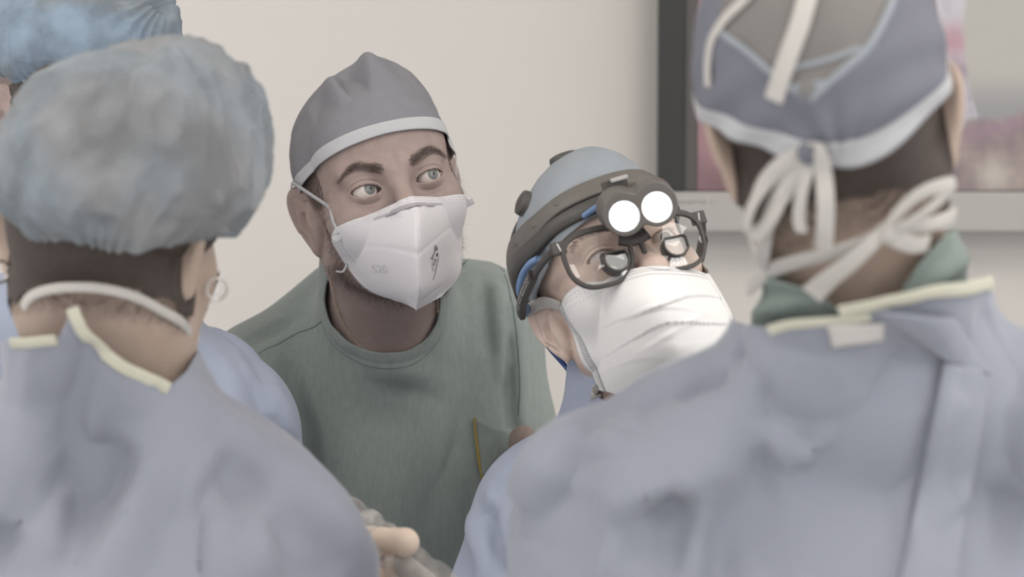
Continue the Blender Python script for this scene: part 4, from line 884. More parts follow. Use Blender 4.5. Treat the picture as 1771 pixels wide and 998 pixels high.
def loupes(h):
    B = lambda x: -.1085 + 1.5 * x * x      # frame front follows the face
    t = empty('magnifying_glasses', h.w(0, -.10, .0)); tag(t, 'black-framed magnifying glasses worn by the person with the head light', 'glasses')
    z0 = -.006
    def ring(o2, w_in, w_out, ya, yb):
        n = len(o2); c = o2.mean(0); d = np.roll(o2, -1, 0) - np.roll(o2, 1, 0); nr = np.stack([d[:, 1], -d[:, 0]], 1); nr /= np.linalg.norm(nr, axis=1)[:, None]; V = []
        for off, y in ((w_in, ya), (w_in, yb), (w_out, yb), (w_out, ya)):
            oo = np.broadcast_to(np.asarray(off), (n,)); q = o2 + nr * oo[:, None]
            for p in q: V.append((p[0], B(p[0]) + y, p[1]))
        f = [(k * n + i, k * n + (i + 1) % n, ((k + 1) % 4) * n + (i + 1) % n, ((k + 1) % 4) * n + i) for k in range(4) for i in range(n)]; return np.array(V), f
    parts = []
    for k in (-1, 1):
        o2 = outline(.0345 * k, z0, .0272, .0240); a = np.linspace(0, 2 * math.pi, len(o2), endpoint=False); wo = .0036 + .0016 * np.clip(np.sin(a), 0, 1); 
        parts.append(ring(o2, 0.0, wo, -.0022, .0022))
        # end piece at the hinge
        x = .0655 * k; parts.append(box((x, B(x) + .002, .0125), (.013, .0055, .0115)))
    br = [(-.0130, z0 + .0120), (-.006, z0 + .0095), (0, z0 + .0088), (.006, z0 + .0095), (.0130, z0 + .0120)]; P = spline(np.array([(x, B(x), z) for x, z in br]), 5); Vb, fb = ribbon(P, np.tile(A(0, -1, 0), (len(P), 1)), .0100, .0044); parts.append((Vb, fb))
    Vf, ff = join(*parts); fo = mesh_obj('frame', h.ws(Vf), ff, M['frame'], t, smooth=False); bev(fo, .0007)
    for k in (-1, 1):
        x = .0655 * k; v, f = box((x, B(x) - .0012, .0125), (.0012, .0006, .0078), rot_y(12 * k)); mesh_obj('rivet_bar', h.ws(v), f, M['white_paint'], t, smooth=False)
        o2 = outline(.0345 * k, z0, .0275, .0243, 48); c = A(.0345 * k, z0); V = []; R_ = 10
        for r in range(R_ + 1):
            for p in o2: q = c + (p - c) * (r / R_ if r else .001); V.append((q[0], B(q[0]) - .0010 - .0032 * (1 - (r / R_) ** 2), q[1]))
        ln = mesh_obj('lens', h.ws(V), [tuple(q) for q in grid_faces(R_ + 1, 48, True)], M['lens'], t)
        # loupe barrel set into the lens, round with a flat top
        cx, cz = ((-.0215, -.0125), (.0345, -.0105))[0 if k < 0 else 1]; n = 48; a = np.linspace(0, 2 * math.pi, n, endpoint=False); r0 = .0118; px_, pz = r0 * np.cos(a), np.minimum(r0 * np.sin(a), r0 * .62); V = []
        if k > 0: px_ = np.maximum(np.minimum(px_ * 1.0, r0 * .92), -r0)
        prof = [(1.0, -.0075), (1.0, .0075), (.88, .0075), (.86, -.0072)]
        for s_, y in prof:
            for i in range(n): V.append((cx + px_[i] * s_, B(cx) + y, cz + pz[i] * s_))
        f = [(q * n + i, q * n + (i + 1) % n, ((q + 1) % 4) * n + (i + 1) % n, ((q + 1) % 4) * n + i) for q in range(4) for i in range(n)]; lb = mesh_obj('loupe_barrel', h.ws(V), f, M['black'], t, smooth=False); bev(lb, .0003)
        Vd = [(cx + px_[i] * .87, B(cx) - .0050, cz + pz[i] * .87) for i in range(n)]; mesh_obj('loupe_glass', h.ws(Vd), [tuple(range(n))], M['lens'], lb)
        if k < 0: Vd = [(cx + px_[i] * .87, B(cx) + .0070, cz + pz[i] * .87) for i in range(n)]; tag(mesh_obj('loupe_glass', h.ws(Vd), [tuple(range(n))], M['darklens'], lb), 'dark inner glass'); v, f = lathe([(.0058, 0), (.0064, .0004), (.0064, .0018), (.0050, .0018), (.0046, .0004)], h.w(cx + .001, B(cx) + .0045, cz - .003), h.R @ A(0, 1, 0), 28); mesh_obj('aperture_ring', v, f, M['grey'], lb)
        # temple and its silicone holder
        P = spline(np.array([(.0700 * k, B(.07) + .001, .0125), (.0775 * k, -.070, .0110), (.0805 * k, -.045, .0085), (.083 * k, -.018, .0050), (.0835 * k, .002, .002)]), 6); N = np.tile(A(k, -.15, 0), (len(P), 1)); v, f = ribbon(P, N, .0075, .0030); tm = mesh_obj('temple', h.ws(v), f, M['frame'], t)
        P = spline(np.array([(.0815 * k, -.052, .0095), (.0832 * k, -.036, .0072), (.0850 * k, -.018, .0048), (.0855 * k, .0, .0020), (.0845 * k, .016, -.003)]), 6); N = np.tile(A(k, -.15, 0), (len(P), 1)); v, f = ribbon(P, N, .0112, .0052); sl = mesh_obj('strap_sleeve', h.ws(v), f, M['black'], t); tag(sl, 'black rubber strap sleeve with white lettering')
        if k < 0:
            T = P[-1] - P[0]; Ln = np.linalg.norm(T)
            def fn(x, y, z): 
                s_ = np.clip(.47 + x / Ln, 0, 1) * (len(P) - 1); i = min(int(s_), len(P) - 2); q = P[i] + (P[i + 1] - P[i]) * (s_ - i); return h.ws(q + A(-.0030 - z, 0, 0) + A(0, .1, 1) * y)
            v, f = map_text('ER OE FEEEN.DC', .0066, lambda x, y, z: fn(-x, y, z)); mesh_obj('lettering', v, f, M['white_paint'], sl, smooth=False)
def rot_y(a): a = math.radians(a); return np.array([[math.cos(a), 0, math.sin(a)], [0, 1, 0], [-math.sin(a), 0, math.cos(a)]])
def headlight(h, capf):
    t = empty('surgical_headlight', h.w(0, -.10, .055)); tag(t, 'dark headband light with two round lit lenses, worn over the pale blue cap', 'head light')
    ztop = lambda th: .0575 - .052 * (max(0, (1 - math.cos(th)) / 2 - .42) / .58) ** 1.4
    def band(name, dz, w, th_, off, m, a0=-180, a1=180, n=120):
        P = []; 
        for a in np.radians(np.linspace(a0, a1, n)):
            z = ztop(a) + dz; s = math.sqrt(max(.05, 1 - ((z - .034) / .102) ** 2)); P.append((.082 * s * math.sin(a), .012 - .099 * s * math.cos(a), z))
        P = h.ws(P); f = lambda X: capf(X) - off - th_ / 2
        P = project(f, P, 3, .02); d = capf(P); N = grad(capf, P); v, fc = ribbon(P, N, w, th_); o = mesh_obj(name, v, fc, m, t); return o, P, N
    hb, P, N = band('headband', 0.006, .0205, .0040, .0030, M['grey']); pad, _, _ = band('padding', -.0105, .0150, .0065, .0010, M['black'])
    for a in (-30, -52, -74, 34, 58):
        i = int((a + 180) / 360 * 119); n = N[i] / np.linalg.norm(N[i]); v, f = lathe([(.0001, .0008), (.0020, .0010), (.0034, .0006), (.0036, -.001)], P[i] + n * .0024, n, 20); mesh_obj('snap_button', v, f, M['grey'], hb)
    # crown strap, arching behind the top of the cap
    Pc = [h.w(-.080, .055, .040), h.w(-.074, .062, .070), h.w(-.060, .066, .098), h.w(-.034, .068, .118), h.w(-.002, .068, .124), h.w(.033, .066, .118), h.w(.060, .06, .098), h.w(.078, .055, .060)]
    Pc = project(lambda X: capf(X) - .003, spline(np.array(Pc), 10), 4, .02); v, f = ribbon(Pc, grad(capf, Pc), .022, .0040); mesh_obj('crown_strap', v, f, M['black'], t)
    for name, px, py, r0, hh in (('adjusting_knob', 979, 262, .0155, .007), ('buckle', 914, 346, .0125, .006)):
        p = ray(capf, px, py, near_=True); n = grad(capf, p[None])[0]; n /= np.linalg.norm(n); p = p + (h.R @ A(0, 1, 0)) * .010; p = project(capf, p[None], 4, .02)[0]; n = grad(capf, p[None])[0]; n /= np.linalg.norm(n)
        v, f = lathe([(.0001, hh), (r0 * .6, hh * .95), (r0 * .93, hh * .7), (r0, hh * .3), (r0, -.002)], p, n, 30); mesh_obj(name, v, f, M['black'], t)
    # twin lamp housing
    c1, c2 = at(1079, 374, 2.262), at(1136, 358, 2.262); fw = h.R @ A(-.22, -1, -.36); fw /= np.linalg.norm(fw); ux = c2 - c1; ux -= (ux @ fw) * fw; ux /= np.linalg.norm(ux); uz = np.cross(ux, fw); uz = uz if uz[2] > 0 else -uz
    def hous(X):
        d = smin(caps(X, c1 + fw * .010, c1 - fw * .018 + uz * .008, .0190, .0205), caps(X, c2 + fw * .010, c2 - fw * .018 + uz * .008, .0190, .0205), .006); d = smin(d, caps(X, (c1 + c2) / 2 + uz * .004 - fw * .012, (c1 + c2) / 2 + uz * .012 - fw * .022, .010, .008), .008)
        d = smax(d, (X - (c1 + c2) / 2) @ fw - .0035, .0012)
        for c in (c1, c2): q = X - c; r = np.sqrt(np.maximum(((q - (q @ fw)[:, None] * fw) ** 2).sum(1), 1e-12)); d = smax(d, -np.maximum(r - .0136, -(q @ fw) - .0), .0006)
        return d
    mid = (c1 + c2) / 2; ax = lambda i, e: np.arange(mid[i] - e, mid[i] + e, .0016); V, Q = build(hous, ax(0, .046), ax(1, .05), ax(2, .042), 1); hs = mesh_obj('lamp_housing', V, Q, M['lampbody'], t)
    for c in (c1, c2):
        v, f = lathe([(.0001, .0018), (.006, .0017), (.0105, .0013), (.0131, .0006), (.0134, -.001)], c + fw * .0006, fw, 40); tag(mesh_obj('lit_lens', v, f, M['lum'], hs), 'bright white lit lens')
        L_ = bpy.data.lights.new('lamp_beam', 'SPOT'); L_.energy = .6; L_.spot_size = math.radians(40); L_.shadow_soft_size = .012; lo = bpy.data.objects.new('lamp_beam', L_); COL.objects.link(lo); lo.location = c + fw * .006; lo.rotation_euler = Vector(fw).to_track_quat('-Z', 'Y').to_euler()
    v, f = lathe([(.0001, .0012), (.0019, .0010), (.0022, -.001)], at(1106, 344, 2.262) + fw * .0008, fw, 16); mesh_obj('screw', v, f, M['gold'], hs)
    # bracket between band and housing
    R = np.stack([ux, -fw, uz], 1); bc = at(1078, 325, 2.285)
    for name, dc, sz, m in (('mounting_plate', A(-.006, .004, -.001), (.024, .004, .022), 'black'), ('hinge_block', A(.010, -.002, -.004), (.016, .014, .012), 'black'), ('tilt_lever', A(-.002, -.004, .009), (.016, .004, .004), 'silver'), ('arm', A(.014, .004, -.012), (.007, .012, .020), 'grey')):
        v, f = box(bc + R @ dc, sz, R); q = mesh_obj(name, v, f, M[m] if m != 'silver' else M['tvsilver'], t, smooth=False); bev(q, .001)
    v, f = lathe([(.0012, .0008), (.0030, .0012), (.0042, .0008), (.0042, -.001)], bc + R @ A(-.0125, .0015, -.001), fw, 20); mesh_obj('screw', v, f, M['grey'], t)
    # cable: from the housing, under the band, down behind the ear
    cb = [at(1046, 352, 2.285), at(1034, 356, 2.300)] + [None] * 0; P1 = [at(1052, 350, 2.275), at(1042, 354, 2.284), at(1028, 361, 2.298), at(1010, 374, 2.309)]
    tag(mesh_obj('cable', *tube(spline(np.array(P1), 8), .0028, 10), M['blue'], t), 'blue cable at the lamp')
    P2 = spline(np.array([at(932, 448, 2.325), at(918, 456, 2.335), at(905, 474, 2.350), at(899, 500, 2.362), at(905, 522, 2.372), at(918, 545, 2.395), at(934, 580, 2.42)]), 8); d = capf(P2); g = grad(capf, P2); P2 = P2 + np.where(d < .004, .004 - d, 0)[:, None] * g; tag(mesh_obj('cable', *tube(P2, .0036, 10), M['blue'], t), 'blue cable at the side of the band')
    P3 = spline(np.array([at(934, 580, 2.42), at(952, 604, 2.425), at(975, 630, 2.425), at(990, 648, 2.42), at(1008, 660, 2.415), at(1026, 672, 2.43), at(1045, 700, 2.50), at(1060, 760, 2.56)]), 8); tag(mesh_obj('cable', *tube(P3, .0024, 10), M['navy'], t), 'dark blue cable below the ear')
def full_gown(h, b, neck, gown_arms=.020, skirt=(.19, .225)):
    def gown0(P):
        d = b.torso(P, .022, .050); d = smin(d, b.arms(P, gown_arms), .045); c1 = b.pel; S_ = A(1, 1.25, 1)
        d = smin(d, caps(P * S_, c1 * S_, A(c1[0], c1[1], .42) * S_, skirt[0], skirt[1]), .06)
        return smin(d, smin(caps(P, h.w(0, .028, -.055), b.nb, neck[0], neck[1]), b.torso(P), .04) - .006, .012)
    gown0.skin = lambda P: smin(smin(smin(caps(P, h.w(0, .028, -.055), b.nb, neck[0], neck[1]), b.torso(P), .04), b.arms(P), .03), b.legs(P), .05) - .005
    return gown0
def cuff_clip(V, g, b, m=.0):
    for w, e in ((b.wL, b.eL), (b.wR, b.eR)):
        d_ = (w - e) / np.linalg.norm(w - e); g = np.where(np.linalg.norm(V - w, axis=1) < .1, np.minimum(g, -((V - w) @ d_) - m), g)
    return g
# ------------------------------------------------------------------ the person seen from behind on the right, tied cap and mask
def person_capback():
    h = Head(at(1436, 203, 1.80), (180, -8, -9.4), 1.0, eyes=False, flare=.50)
    nk = (.060, .066); b = Body(h, at(1496, 600, 1.87), at(1072, 938, 1.87), at(1842, 800, 1.88), at(1010, 1390, 1.84), at(1930, 1330, 1.86), at(1060, 1545, 1.97), at(1720, 1500, 2.06), A(.26, 1.86, .95), 180, nk, ((.3, .9, -.2), (-.5, .9, -.2)))
    V, Q = body_mesh(b, .0045, 1)
    o = mesh_obj('person', V, Q, M['skinb'], origin=A(.26, 1.86, 0)); tag(o, 'person seen from behind, blue gown, slate cap with long white ties at the nape', 'person')
    CC, CR = (.004, .018, .032), (.0885, .1045, .106); nt = 240
    def disp(P, th, t):
        back = np.clip((P[:, 1]) / .05, 0, 1); low = np.clip(1 - t * 2.2, 0, 1)
        r = np.sqrt((P[:, 0] - .012) ** 2 + (P[:, 2] + .052) ** 2); an = np.arctan2(P[:, 2] + .052, P[:, 0] - .012)
        return .0015 * nz(P, 22) + back * low * np.clip(t * 9, 0, 1) * .0032 * np.sin(an * 11) * np.exp(-r / .07) + back * .0022 * np.sin(P[:, 2] * 190 + P[:, 0] * 60) * np.clip(1 - t * 2.6, 0, 1)
    br = lambda a: .0045 + .051 * math.cos(a) - .0055 * math.cos(2 * a)
    Lc, Fc, cf = cap_mesh(h, CC, CR, br, disp, nt, 130, .96)
    W = h.ws(Lc); win = [(1236, 48), (1262, -40), (1330, -120), (1560, -120), (1545, 0), (1506, 76), (1462, 118), (1408, 168), (1398, 172), (1368, 152), (1332, 124)]
    g = poly2(cpix(W), win) / 2400; g = np.where(Lc[:, 1] < 0, .02, g); F4 = Fc[7 * nt:]
    V1, T1 = clip(W, F4, g); c = mesh_obj('surgical_cap', V1, T1, M['cap5'], o); solid(c, .0006)
    V2, T2 = clip(W, F4, -g); pn = mesh_obj('mesh_panel', V2, T2, M['meshwin'], c); solid(pn, .0003); tag(pn, 'see-through mesh panel at the back of the cap')
    trim_on_cap(Lc, nt, 9, 'cap_binding', h, M['trim'], c, .0006, .0010)
    capf = lambda P: smin(ell(h.loc(P), CC, (.0888, .105, .1065)), smin(h.f(P), caps(P, h.w(0, .028, -.055), b.nb, nk[0], nk[1]), .022), .004)
    for pts, w in (([(1236, 48), (1285, 84), (1332, 124), (1395, 172)], .0050), ([(1548, -10), (1506, 76), (1462, 118), (1400, 172)], .0050), ([(1355, 120), (1420, 106), (1490, 82)], .0036)): surf_ribbon('panel_seam', capf, pts, w, .0008, M['cap4'], c, .0012)
    patch('panel_reinforcement', capf, [(1368, 146), (1440, 136), (1400, 168), (1396, 171)], 10, 8, .0010, M['cap4'], c, .0005)
    surf_ribbon('crown_tie', capf, [(1408, -60), (1400, -20), (1384, 40), (1366, 90), (1352, 130), (1338, 174)], .0135, .0012, M['ribbon'], c, .0030)
    surf_ribbon('cap_edge_tape', capf, [(1330, -50), (1290, -4), (1250, 36), (1230, 70), (1223, 110), (1224, 150)], .0085, .0012, M['ribbon'], c, .0022)
    # hair inside the cap and cropped at the nape
    Lb = h.loc(V); g = np.minimum(.030 - np.abs(Lb[:, 2] + .058), Lb[:, 1] - .008) ; g = np.minimum(g, .105 - np.abs(Lb[:, 0]) * 1.0); g = np.minimum(g, .07 - np.linalg.norm(Lb - A(0, .07, -.05), axis=1) + .03)
    g = np.where(np.abs(Lb[:, 0]) > .074, -1, g); f_ = b.skin
    kk = np.maximum(Lb[:, 2] + .090 - np.clip(Lb[:, 0] * -.25, -.01, .02), 0)
    gh = np.minimum.reduce([Lb[:, 2] + .066 + np.array([mnoise.noise(Vector(p * 60)) for p in Lb * 1.0]) * .004, Lb[:, 1] - .004, .076 - np.abs(Lb[:, 0]), .13 - Lb[:, 2]])
    Vh, Th = offset_shell(V, Q, gh, .0016, f_); mesh_obj('hair', Vh, Th, M['hair'], o)
    w = ((Lb[:, 2] > -.096) * (Lb[:, 2] < -.056) * (Lb[:, 1] > .0) * (np.abs(Lb[:, 0]) < .074) * np.clip((Lb[:, 2] + .096) / .036, 0, 1)); i = pick(V, w ** 1.5, 22000, 4); N = grad(f_, V[i]); N /= np.linalg.norm(N, axis=1)[:, None]; D = np.tile(h.R @ A(0, 0, -1), (len(i), 1)); D -= (D * N).sum(1)[:, None] * N; strands('hair', V[i] + N * .0001, D + N * .15, .0035, .00018, M['hair'], o, .3, 3, 3)
    hair_under(h, o, (.002, .016, .030), (.083, .100, .092), -.02, M['hair'])
    # mask: its side edges, and the ties
    rows = [((-.068, -.040, -.018), (0, -.120, -.016), (.068, -.040, -.018)), ((-.070, -.034, -.05), (0, -.142, -.05), (.070, -.034, -.05)), ((-.066, -.030, -.085), (0, -.140, -.09), (.066, -.030, -.085)), ((-.058, -.028, -.108), (0, -.110, -.125), (.058, -.028, -.108))]
    fm = mask_surface(rows); nu, nv = 61, 31; G = np.array([fm(-1 + 2 * i / (nu - 1), j / (nv - 1)) + A(0, -.002 * math.sin(j * .9), 0) for i in range(nu) for j in range(nv)]); S = h.ws(G); ff = lambda P: h.f(P) - .002
    for _ in range(4): d = ff(S); gg = grad(ff, S); S += np.where(d < 0, -d, 0)[:, None] * gg
    mk = mesh_obj('face_mask', S, grid_faces(nu, nv)[:, ::-1], M['mask4'], o); solid(mk, .001)
    tf = lambda P: np.minimum(capf(P), b.torso(P, .012))
    def tie(name, pts, w, offs, m='ribbon', par=c, th=.0014, twist=0.0):
        P = []; offs = np.broadcast_to(offs, (len(pts),))
        for (x, y), of in zip(pts, offs): P.append(ray(tf, x, y, off=of, near_=True))
        P = spline(np.array(P), 9); N = grad(tf, P); N /= np.linalg.norm(N, axis=1)[:, None]
        if twist: 
            T = np.gradient(P, axis=0); T /= np.linalg.norm(T, axis=1)[:, None]; S_ = np.cross(T, N); a = twist * np.sin(np.linspace(0, math.pi * 2, len(P)))[:, None]; N = N * np.cos(a) + S_ * np.sin(a)
        v, f = ribbon(P, N, w, th); return mesh_obj(name, v, f, M[m], par)
    tie('cap_tie', [(1392, 262), (1352, 284), (1318, 322), (1296, 368), (1294, 396), (1312, 402), (1338, 372), (1362, 320), (1384, 268)], .0115, [.004, .010, .014, .016, .016, .014, .012, .010, .004], twist=.25)
    tie('cap_tie', [(1380, 270), (1362, 300), (1342, 348), (1326, 392), (1318, 440), (1312, 478)], .0125, [.006, .010, .010, .008, .006, .004], twist=.2)
    tie('cap_tie', [(1402, 256), (1414, 262), (1424, 300), (1428, 350), (1427, 396), (1424, 430)], .0120, [.004, .012, .014, .014, .012, .010], twist=.3)
    tie('cap_tie', [(1400, 262), (1396, 300), (1386, 340), (1382, 376), (1386, 402)], .0088, [.004, .010, .010, .010, .010], twist=.3)
    tie('cap_tie', [(1404, 262), (1384, 290), (1368, 318), (1352, 344)], .0105, [.004, .008, .010, .012], twist=.3)
    kn = ray(tf, 1400, 264, off=.006, near_=True); v, f = lathe([(.0001, .0075), (.006, .006), (.0085, .001), (.007, -.004), (.0001, -.006)], kn, (h.R @ A(0, 1, -.2)), 16); mesh_obj('cap_knot', v, f, M['cap5'], c)
    mt = lambda *a, **k: tie('mask_tie', *a, par=mk, **k)
    mt([(1292, 500), (1330, 470), (1380, 452), (1440, 438), (1490, 422), (1528, 404)], [.018, .014, .011, .010, .010, .010][0] and .0110, [.003, .003, .003, .004, .005, .007], twist=.15)
    mt([(1530, 404), (1570, 398), (1610, 388), (1640, 378), (1652, 372)], .0110, [.007, .006, .005, .004, .003])
    mt([(1534, 400), (1556, 366), (1590, 336), (1626, 322), (1648, 320), (1634, 338), (1600, 368), (1566, 390), (1540, 402)], .0105, [.008, .012, .016, .018, .018, .016, .014, .012, .008], twist=.3)
    mt([(1536, 406), (1556, 416), (1584, 424), (1606, 420)], .0125, [.008, .010, .012, .012])
    mt([(1526, 404), (1498, 430), (1466, 458), (1432, 484), (1404, 510)], np.linspace(.0100, .0165, 37), [.008, .011, .013, .014, .015], twist=.12)
    kn = ray(tf, 1531, 404, off=.006, near_=True); v, f = lathe([(.0001, .006), (.005, .005), (.0072, .001), (.006, -.003), (.0001, -.005)], kn, A(0, -1, .2), 16); mesh_obj('mask_knot', v, f, M['ribbon'], mk)
    # scrub top rising round the neck, under the gown
    def scr(P):
        d = b.torso(P, .003, .048); d = smin(d, caps(P, b.nb - A(.0, 0, .03), at(1502, 470, 1.86), .090, .070), .03); return smin(d, smin(caps(P, h.w(0, .028, -.055), b.nb, nk[0], nk[1]), b.torso(P), .04) - .005, .01)
    fs = folds_on(scr, [(1560, 520, 1680, 440, .014, .003), (1550, 540, 1720, 470, .012, -.003), (1300, 540, 1380, 520, .012, .003), (1290, 520, 1400, 510, .010, -.002)])
    s1 = lambda P: scr(P) - fs(P)
    Vs, Qs = garment_mesh(s1, A(-.16, 1.60, .90), A(.75, 2.08, 1.72), (A(.02, 1.70, 1.45), A(.46, 2.0, 1.70)), .007, .016, 1)
    op = [(1180, -400), (1300, 462), (1330, 480), (1400, 502), (1442, 530), (1490, 566), (1534, 544), (1586, 462), (1640, 402), (1700, 380), (1800, -400)]
    gs = poly2(cpix(Vs), op) / 2350; gs = np.where(Vs[:, 1] > 1.93, np.minimum(np.where(Vs[:, 2] > h.w(0, 0, -.17)[2], -1, 1.0), 1), gs); gs = np.minimum(gs, Vs[:, 2] - .95); Vs, Ts = clip(Vs, Qs, gs); st = mesh_obj('scrub_top', Vs, Ts, M['scrub5'], o); solid(st, .0012)
    # gown
    gown00 = full_gown(h, b, nk); SKN0 = gown00.skin; SKN = lambda P: np.minimum(SKN0(P), scr(P) - .005); gown0 = lambda P: smin(gown00(P), scr(P) - .014, .01)
    g1 = folds_on(gown0, [(1270, 716, 1180, 998, .045, .016), (1275, 716, 1335, 998, .040, -.010), (1225, 800, 1240, 998, .035, -.012), (1040, 880, 1230, 750, .050, .016), (1110, 900, 1190, 850, .035, -.014), (1165, 870, 1150, 998, .035, -.014), (1000, 730, 900, 880, .040, .012), (1030, 850, 960, 998, .05, -.012), (1240, 632, 1100, 700, .030, .009), (1280, 660, 1170, 712, .026, -.009), (1250, 690, 1130, 740, .026, .007), (1280, 722, 1390, 790, .014, .004), (1400, 790, 1450, 745, .016, .003), (1470, 790, 1500, 998, .06, -.016), (1400, 600, 1400, 720, .08, .006), (1535, 620, 1530, 800, .018, .006), (1560, 640, 1560, 820, .03, -.010), (1730, 700, 1700, 998, .05, -.012), (1771, 620, 1720, 650, .05, -.012), (1760, 820, 1660, 880, .03, .008), (1290, 590, 1330, 700, .03, -.005), (1080, 760, 1050, 800, .04, .006), (870, 940, 930, 820, .05, -.006), (930, 800, 1180, 640, .03, .006), (1340, 600, 1275, 716, .03, .006), (1590, 640, 1500, 998, .04, -.008)], 1.2, 2.7, .62)
    gn = lambda P: np.minimum(gown0(P) - g1(P), SKN(P))
    Vg, Qg = garment_mesh(gn, A(-.20, 1.55, .30), A(.82, 2.25, 1.68), (A(-.10, 1.66, 1.22), A(.46, 1.98, 1.62)), .009, .02, 1)
    Vg = crumple(Vg, gn, .0035, 6, 3)
    go = [(1150, -400), (1268, 556), (1334, 570), (1400, 560), (1452, 556), (1452, 538), (1500, 528), (1600, 508), (1712, 487), (1800, 500), (1850, -400)]
    g = poly2(cpix(Vg), go) / 2350; g = np.where(Vg[:, 1] > 1.93, np.where(Vg[:, 2] > h.w(0, 0, -.20)[2], -1, 1.0), g); g = np.minimum(g, Vg[:, 2] - .42); g = cuff_clip(Vg, g, b)
    Vg, Tg = clip(Vg, Qg, g); gw = mesh_obj('surgical_gown', Vg, Tg, M['gown'], o); solid(gw, .0012)
    tag(surf_ribbon('neck_binding', gn, [(1330, 572), (1366, 562), (1410, 558), (1470, 554), (1506, 548)], .0075, .0016, M['piping'], gw, .0030), 'pale yellow neck binding'); tag(surf_ribbon('neck_binding', gn, [(1452, 540), (1500, 530), (1560, 518), (1640, 502), (1716, 488)], .0100, .0018, M['piping'], gw, .0045), 'pale yellow neck binding')
    patch('gown_flap', gn, [(1520, 540), (1650, 552), (1716, 650), (1640, 626)], 22, 12, .010, M['gown'], gw, .0014, bulge=.004)
    patch('gown_flap', gn, [(1632, 628), (1712, 640), (1650, 1040), (1548, 1040)], 14, 40, .009, M['gown'], gw, .0014, bulge=.002)
    tag(patch('adhesive_tab', gn, [(1430, 563), (1530, 560), (1528, 590), (1440, 602)], 14, 8, .0052, M['sticker'], gw, .0006), 'pale translucent closure tab')
    for w, e in ((b.wL, b.eL), (b.wR, b.eR)): d_ = (e - w) / np.linalg.norm(e - w); v, f = lathe([(.036, 0), (.040, .004), (.041, .05), (.042, .06)], w, d_, 24); mesh_obj('knit_cuff', v, f, M['trim'], gw)
    figure_lower(b, o)
# ------------------------------------------------------------------ the person in the bouffant cap (front left), hand in a glove
def bouffant(h, o, CC, CR, br, amp, matl, nt=260, nf=170, pleat=None, ex=.82, seed=0.0, lean=0.0):
    def disp(P, th, t):
        q = P * A(1, 1, 1); n1 = nz(q, 14, seed); n2 = 1 - np.abs(nz(q * A(1.4, 1.4, .7), 27, seed + 4)) * 2.4; n3 = 1 - np.abs(nz(q * A(1, 1, .6), 75, seed + 9)) * 2.4
        e = np.clip(1 - t * 7, 0, 1); e2 = np.clip(1 - t * 4.2, 0, 1) ** 2; d = -.016 * e2 + amp * (1.3 * n1 + .75 * n2 + .14 * n3) * (1 - e * .6) + e * (-.006 + .0022 * np.sin(th * 38 + 4 * np.sin(th * 7)) + .004 * np.sin(th * 5 + 1))
        if pleat is not None: 
            k = P - A(*pleat); r = np.linalg.norm(k, axis=1); an = np.arctan2(k[:, 2], k[:, 0]); d += .0050 * (1 - 2 * np.abs((an * 2.9 + .25 * np.sin(r * 60)) % 1 - .5)) * np.exp(-((r - .02) / .045) ** 2) - .012 * np.exp(-(r / .012) ** 2) + .010 * np.exp(-((r - .018) / .010) ** 2)
        return d
    tp = (lambda P, th, t: P + np.clip(t, 0, 1)[:, None] ** 1.3 * A(lean, 0, 0)) if lean else None; L, F_, cf = cap_mesh(h, CC, CR, br, disp, nt, nf, ex, tp, False); c = cap_obj('bouffant_cap', h, L, F_, cf, matl, o, .0004); trim_on_cap(L, nt, 4, 'elastic_edge', h, matl, c, .0006, .0010)
    Q_ = (L - A(*CC)) * .965 + A(*CC); return c, L
def hair_under(h, o, CC, CR, zmin, m, bun=None):
    """gathered hair under the cap"""
    def f(P):
        Q = h.loc(P); d = ell(Q, CC, CR)
        if bun: d = smin(d, ell(Q, bun[0], bun[1]), .02)
        return smax(d + .0025 * np.sin(Q[:, 0] * 160 + 20 * Q[:, 2]) * 0, zmin - Q[:, 2] + np.minimum(Q[:, 1], 0) * -.9, .01)
    c = h.w(*CC); ax = lambda i: np.arange(c[i] - .15, c[i] + .15, .006); V, Q = build(f, ax(0), ax(1), ax(2), 1); return mesh_obj('hair', V, Q, m, o)
